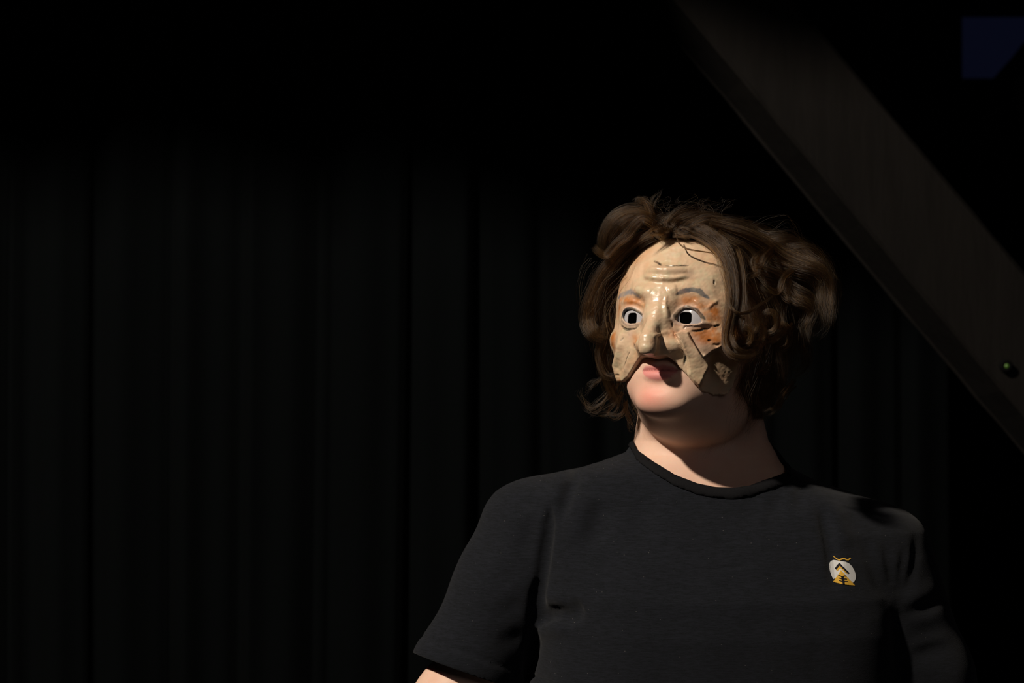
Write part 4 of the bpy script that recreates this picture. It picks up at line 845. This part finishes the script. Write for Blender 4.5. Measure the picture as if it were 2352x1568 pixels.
for _ in range(40):
    x0 = HR_.uniform(1480, 1660); y0 = 520+HR_.uniform(-8, 14); lock([P3(x0, y0, -.045), P3(x0+HR_.uniform(-25, 25), y0-28, -.04), P3(x0+HR_.uniform(-50, 50), y0-42-HR_.rand()*20, -.035), P3(x0+HR_.uniform(-80, 80), y0-35-HR_.rand()*25, -.03)], 2, 3*PXM, frizz=.005, m=22)
# fringe rising over the top edge of the mask
for k, pts in enumerate((((1562, 532), (1588, 516), (1625, 505), (1665, 520), (1690, 560)), ((1572, 538), (1596, 528), (1630, 530), (1660, 555), (1674, 600)), ((1548, 526), (1566, 510), (1600, 500), (1650, 505), (1690, 540)), ((1536, 530), (1532, 512), (1550, 498), (1590, 490), (1630, 505)), ((1528, 536), (1512, 526), (1505, 515), (1520, 500), (1550, 500)))):
    lock([P3(pts[0][0]*.5+774, 503, -.010)]+[P3(a, b, -.058+.004*i*(k > 1)) for i, (a, b) in enumerate(pts)], 230, 13*PXM, frizz=.0035, m=26, taper=(1, 1, 1))
for pts in (((1548, 505), (1540, 526), (1518, 532), (1490, 546)), ((1550, 505), (1554, 524), (1578, 531), (1612, 542)), ((1546, 505), (1543, 526), (1526, 535), (1502, 544)), ((1549, 505), (1552, 528), (1566, 538), (1592, 543)), ((1545, 505), (1530, 520), (1500, 528), (1468, 552))):
    lock([P3(a, b, (-.012, -.056, -.068, -.072)[i]) for i, (a, b) in enumerate(pts)], 80, 6*PXM, frizz=.0022, m=22, minlen=.6, taper=(1, 1, .4))
lock(px((1553, 540, -.072), (1562, 560, -.080), (1580, 571, -.086), (1608, 576, -.090), (1646, 582, -.088)), 46, 2.2*PXM, frizz=.0005, m=24, minlen=.9)
# --- the rest of the head, rooted on the scalp and falling to the nape
def scalp(n):
    k = 0
    while k < n:
        d = HR_.randn(3); d /= np.linalg.norm(d); q = np.array([0, .012, -.012])+d*np.array([.077, .099, .099])
        if q[1] < -.02+max(0, q[2])*1.5 or q[2] > .045: continue
        if q[1] < -.055: continue
        k += 1
        m = 24; P = np.zeros((m, 3)); P[0] = q; o = d.copy(); out = .012+.014*HR_.rand(); cl = int(abs(math.atan2(d[0], d[2]))*4)
        side = 1 if d[0] > 0 else -1; step = HR_.uniform(.0062, .0088)
        for i in range(1, m):
            p = P[i-1]; c = (p-np.array([0, .012, -.012]))/np.array([.077, .099, .099]); k0 = np.linalg.norm(c); nr = c/k0
            dn = np.array([.25*side, -1.0, -.35]) if p[1] > .02 else np.array([.05*side, -1.0, -.1])
            tg = dn-nr*(dn@nr)*(.9 if k0 > 1 else 1.2); tg /= np.linalg.norm(tg)
            lift = nr*np.clip((1+out*(i/m)/.085*3-k0)*2.0, -.4, .8)
            wv = .45*np.array([math.cos(cl*2.1), 0, math.sin(cl*2.1)])*math.sin(i*.75+cl*1.7)
            v = tg+lift+wv; P[i] = p+v/np.linalg.norm(v)*step
        P += .0016*HR_.randn(3)*np.linspace(0, 1, m)[:, None]
        STR.append(to_world(P))
scalp(4200)
def hair_object(strands):
    sizes = [len(s) for s in strands]; hc = bpy.data.hair_curves.new('hair'); hc.add_curves(sizes)
    hc.attributes['position'].data.foreach_set('vector', np.concatenate(strands).astype(np.float32).ravel())
    ra = hc.attributes.get('radius') or hc.attributes.new('radius', 'FLOAT', 'POINT')
    rad = np.concatenate([7.5e-5*HR_.uniform(.7, 1.25)*np.interp(np.linspace(0, 1, n), [0, .1, .75, 1], [.8, 1, .9, .25]) for n in sizes])
    ra.data.foreach_set('value', rad.astype(np.float32)); hc.materials.append(M['hair'])
    o = bpy.data.objects.new('hair', hc); COL.objects.link(o); return o
hair = under(hair_object(STR)); hair['kind'] = 'stuff'
tick('hair %d' % len(STR))
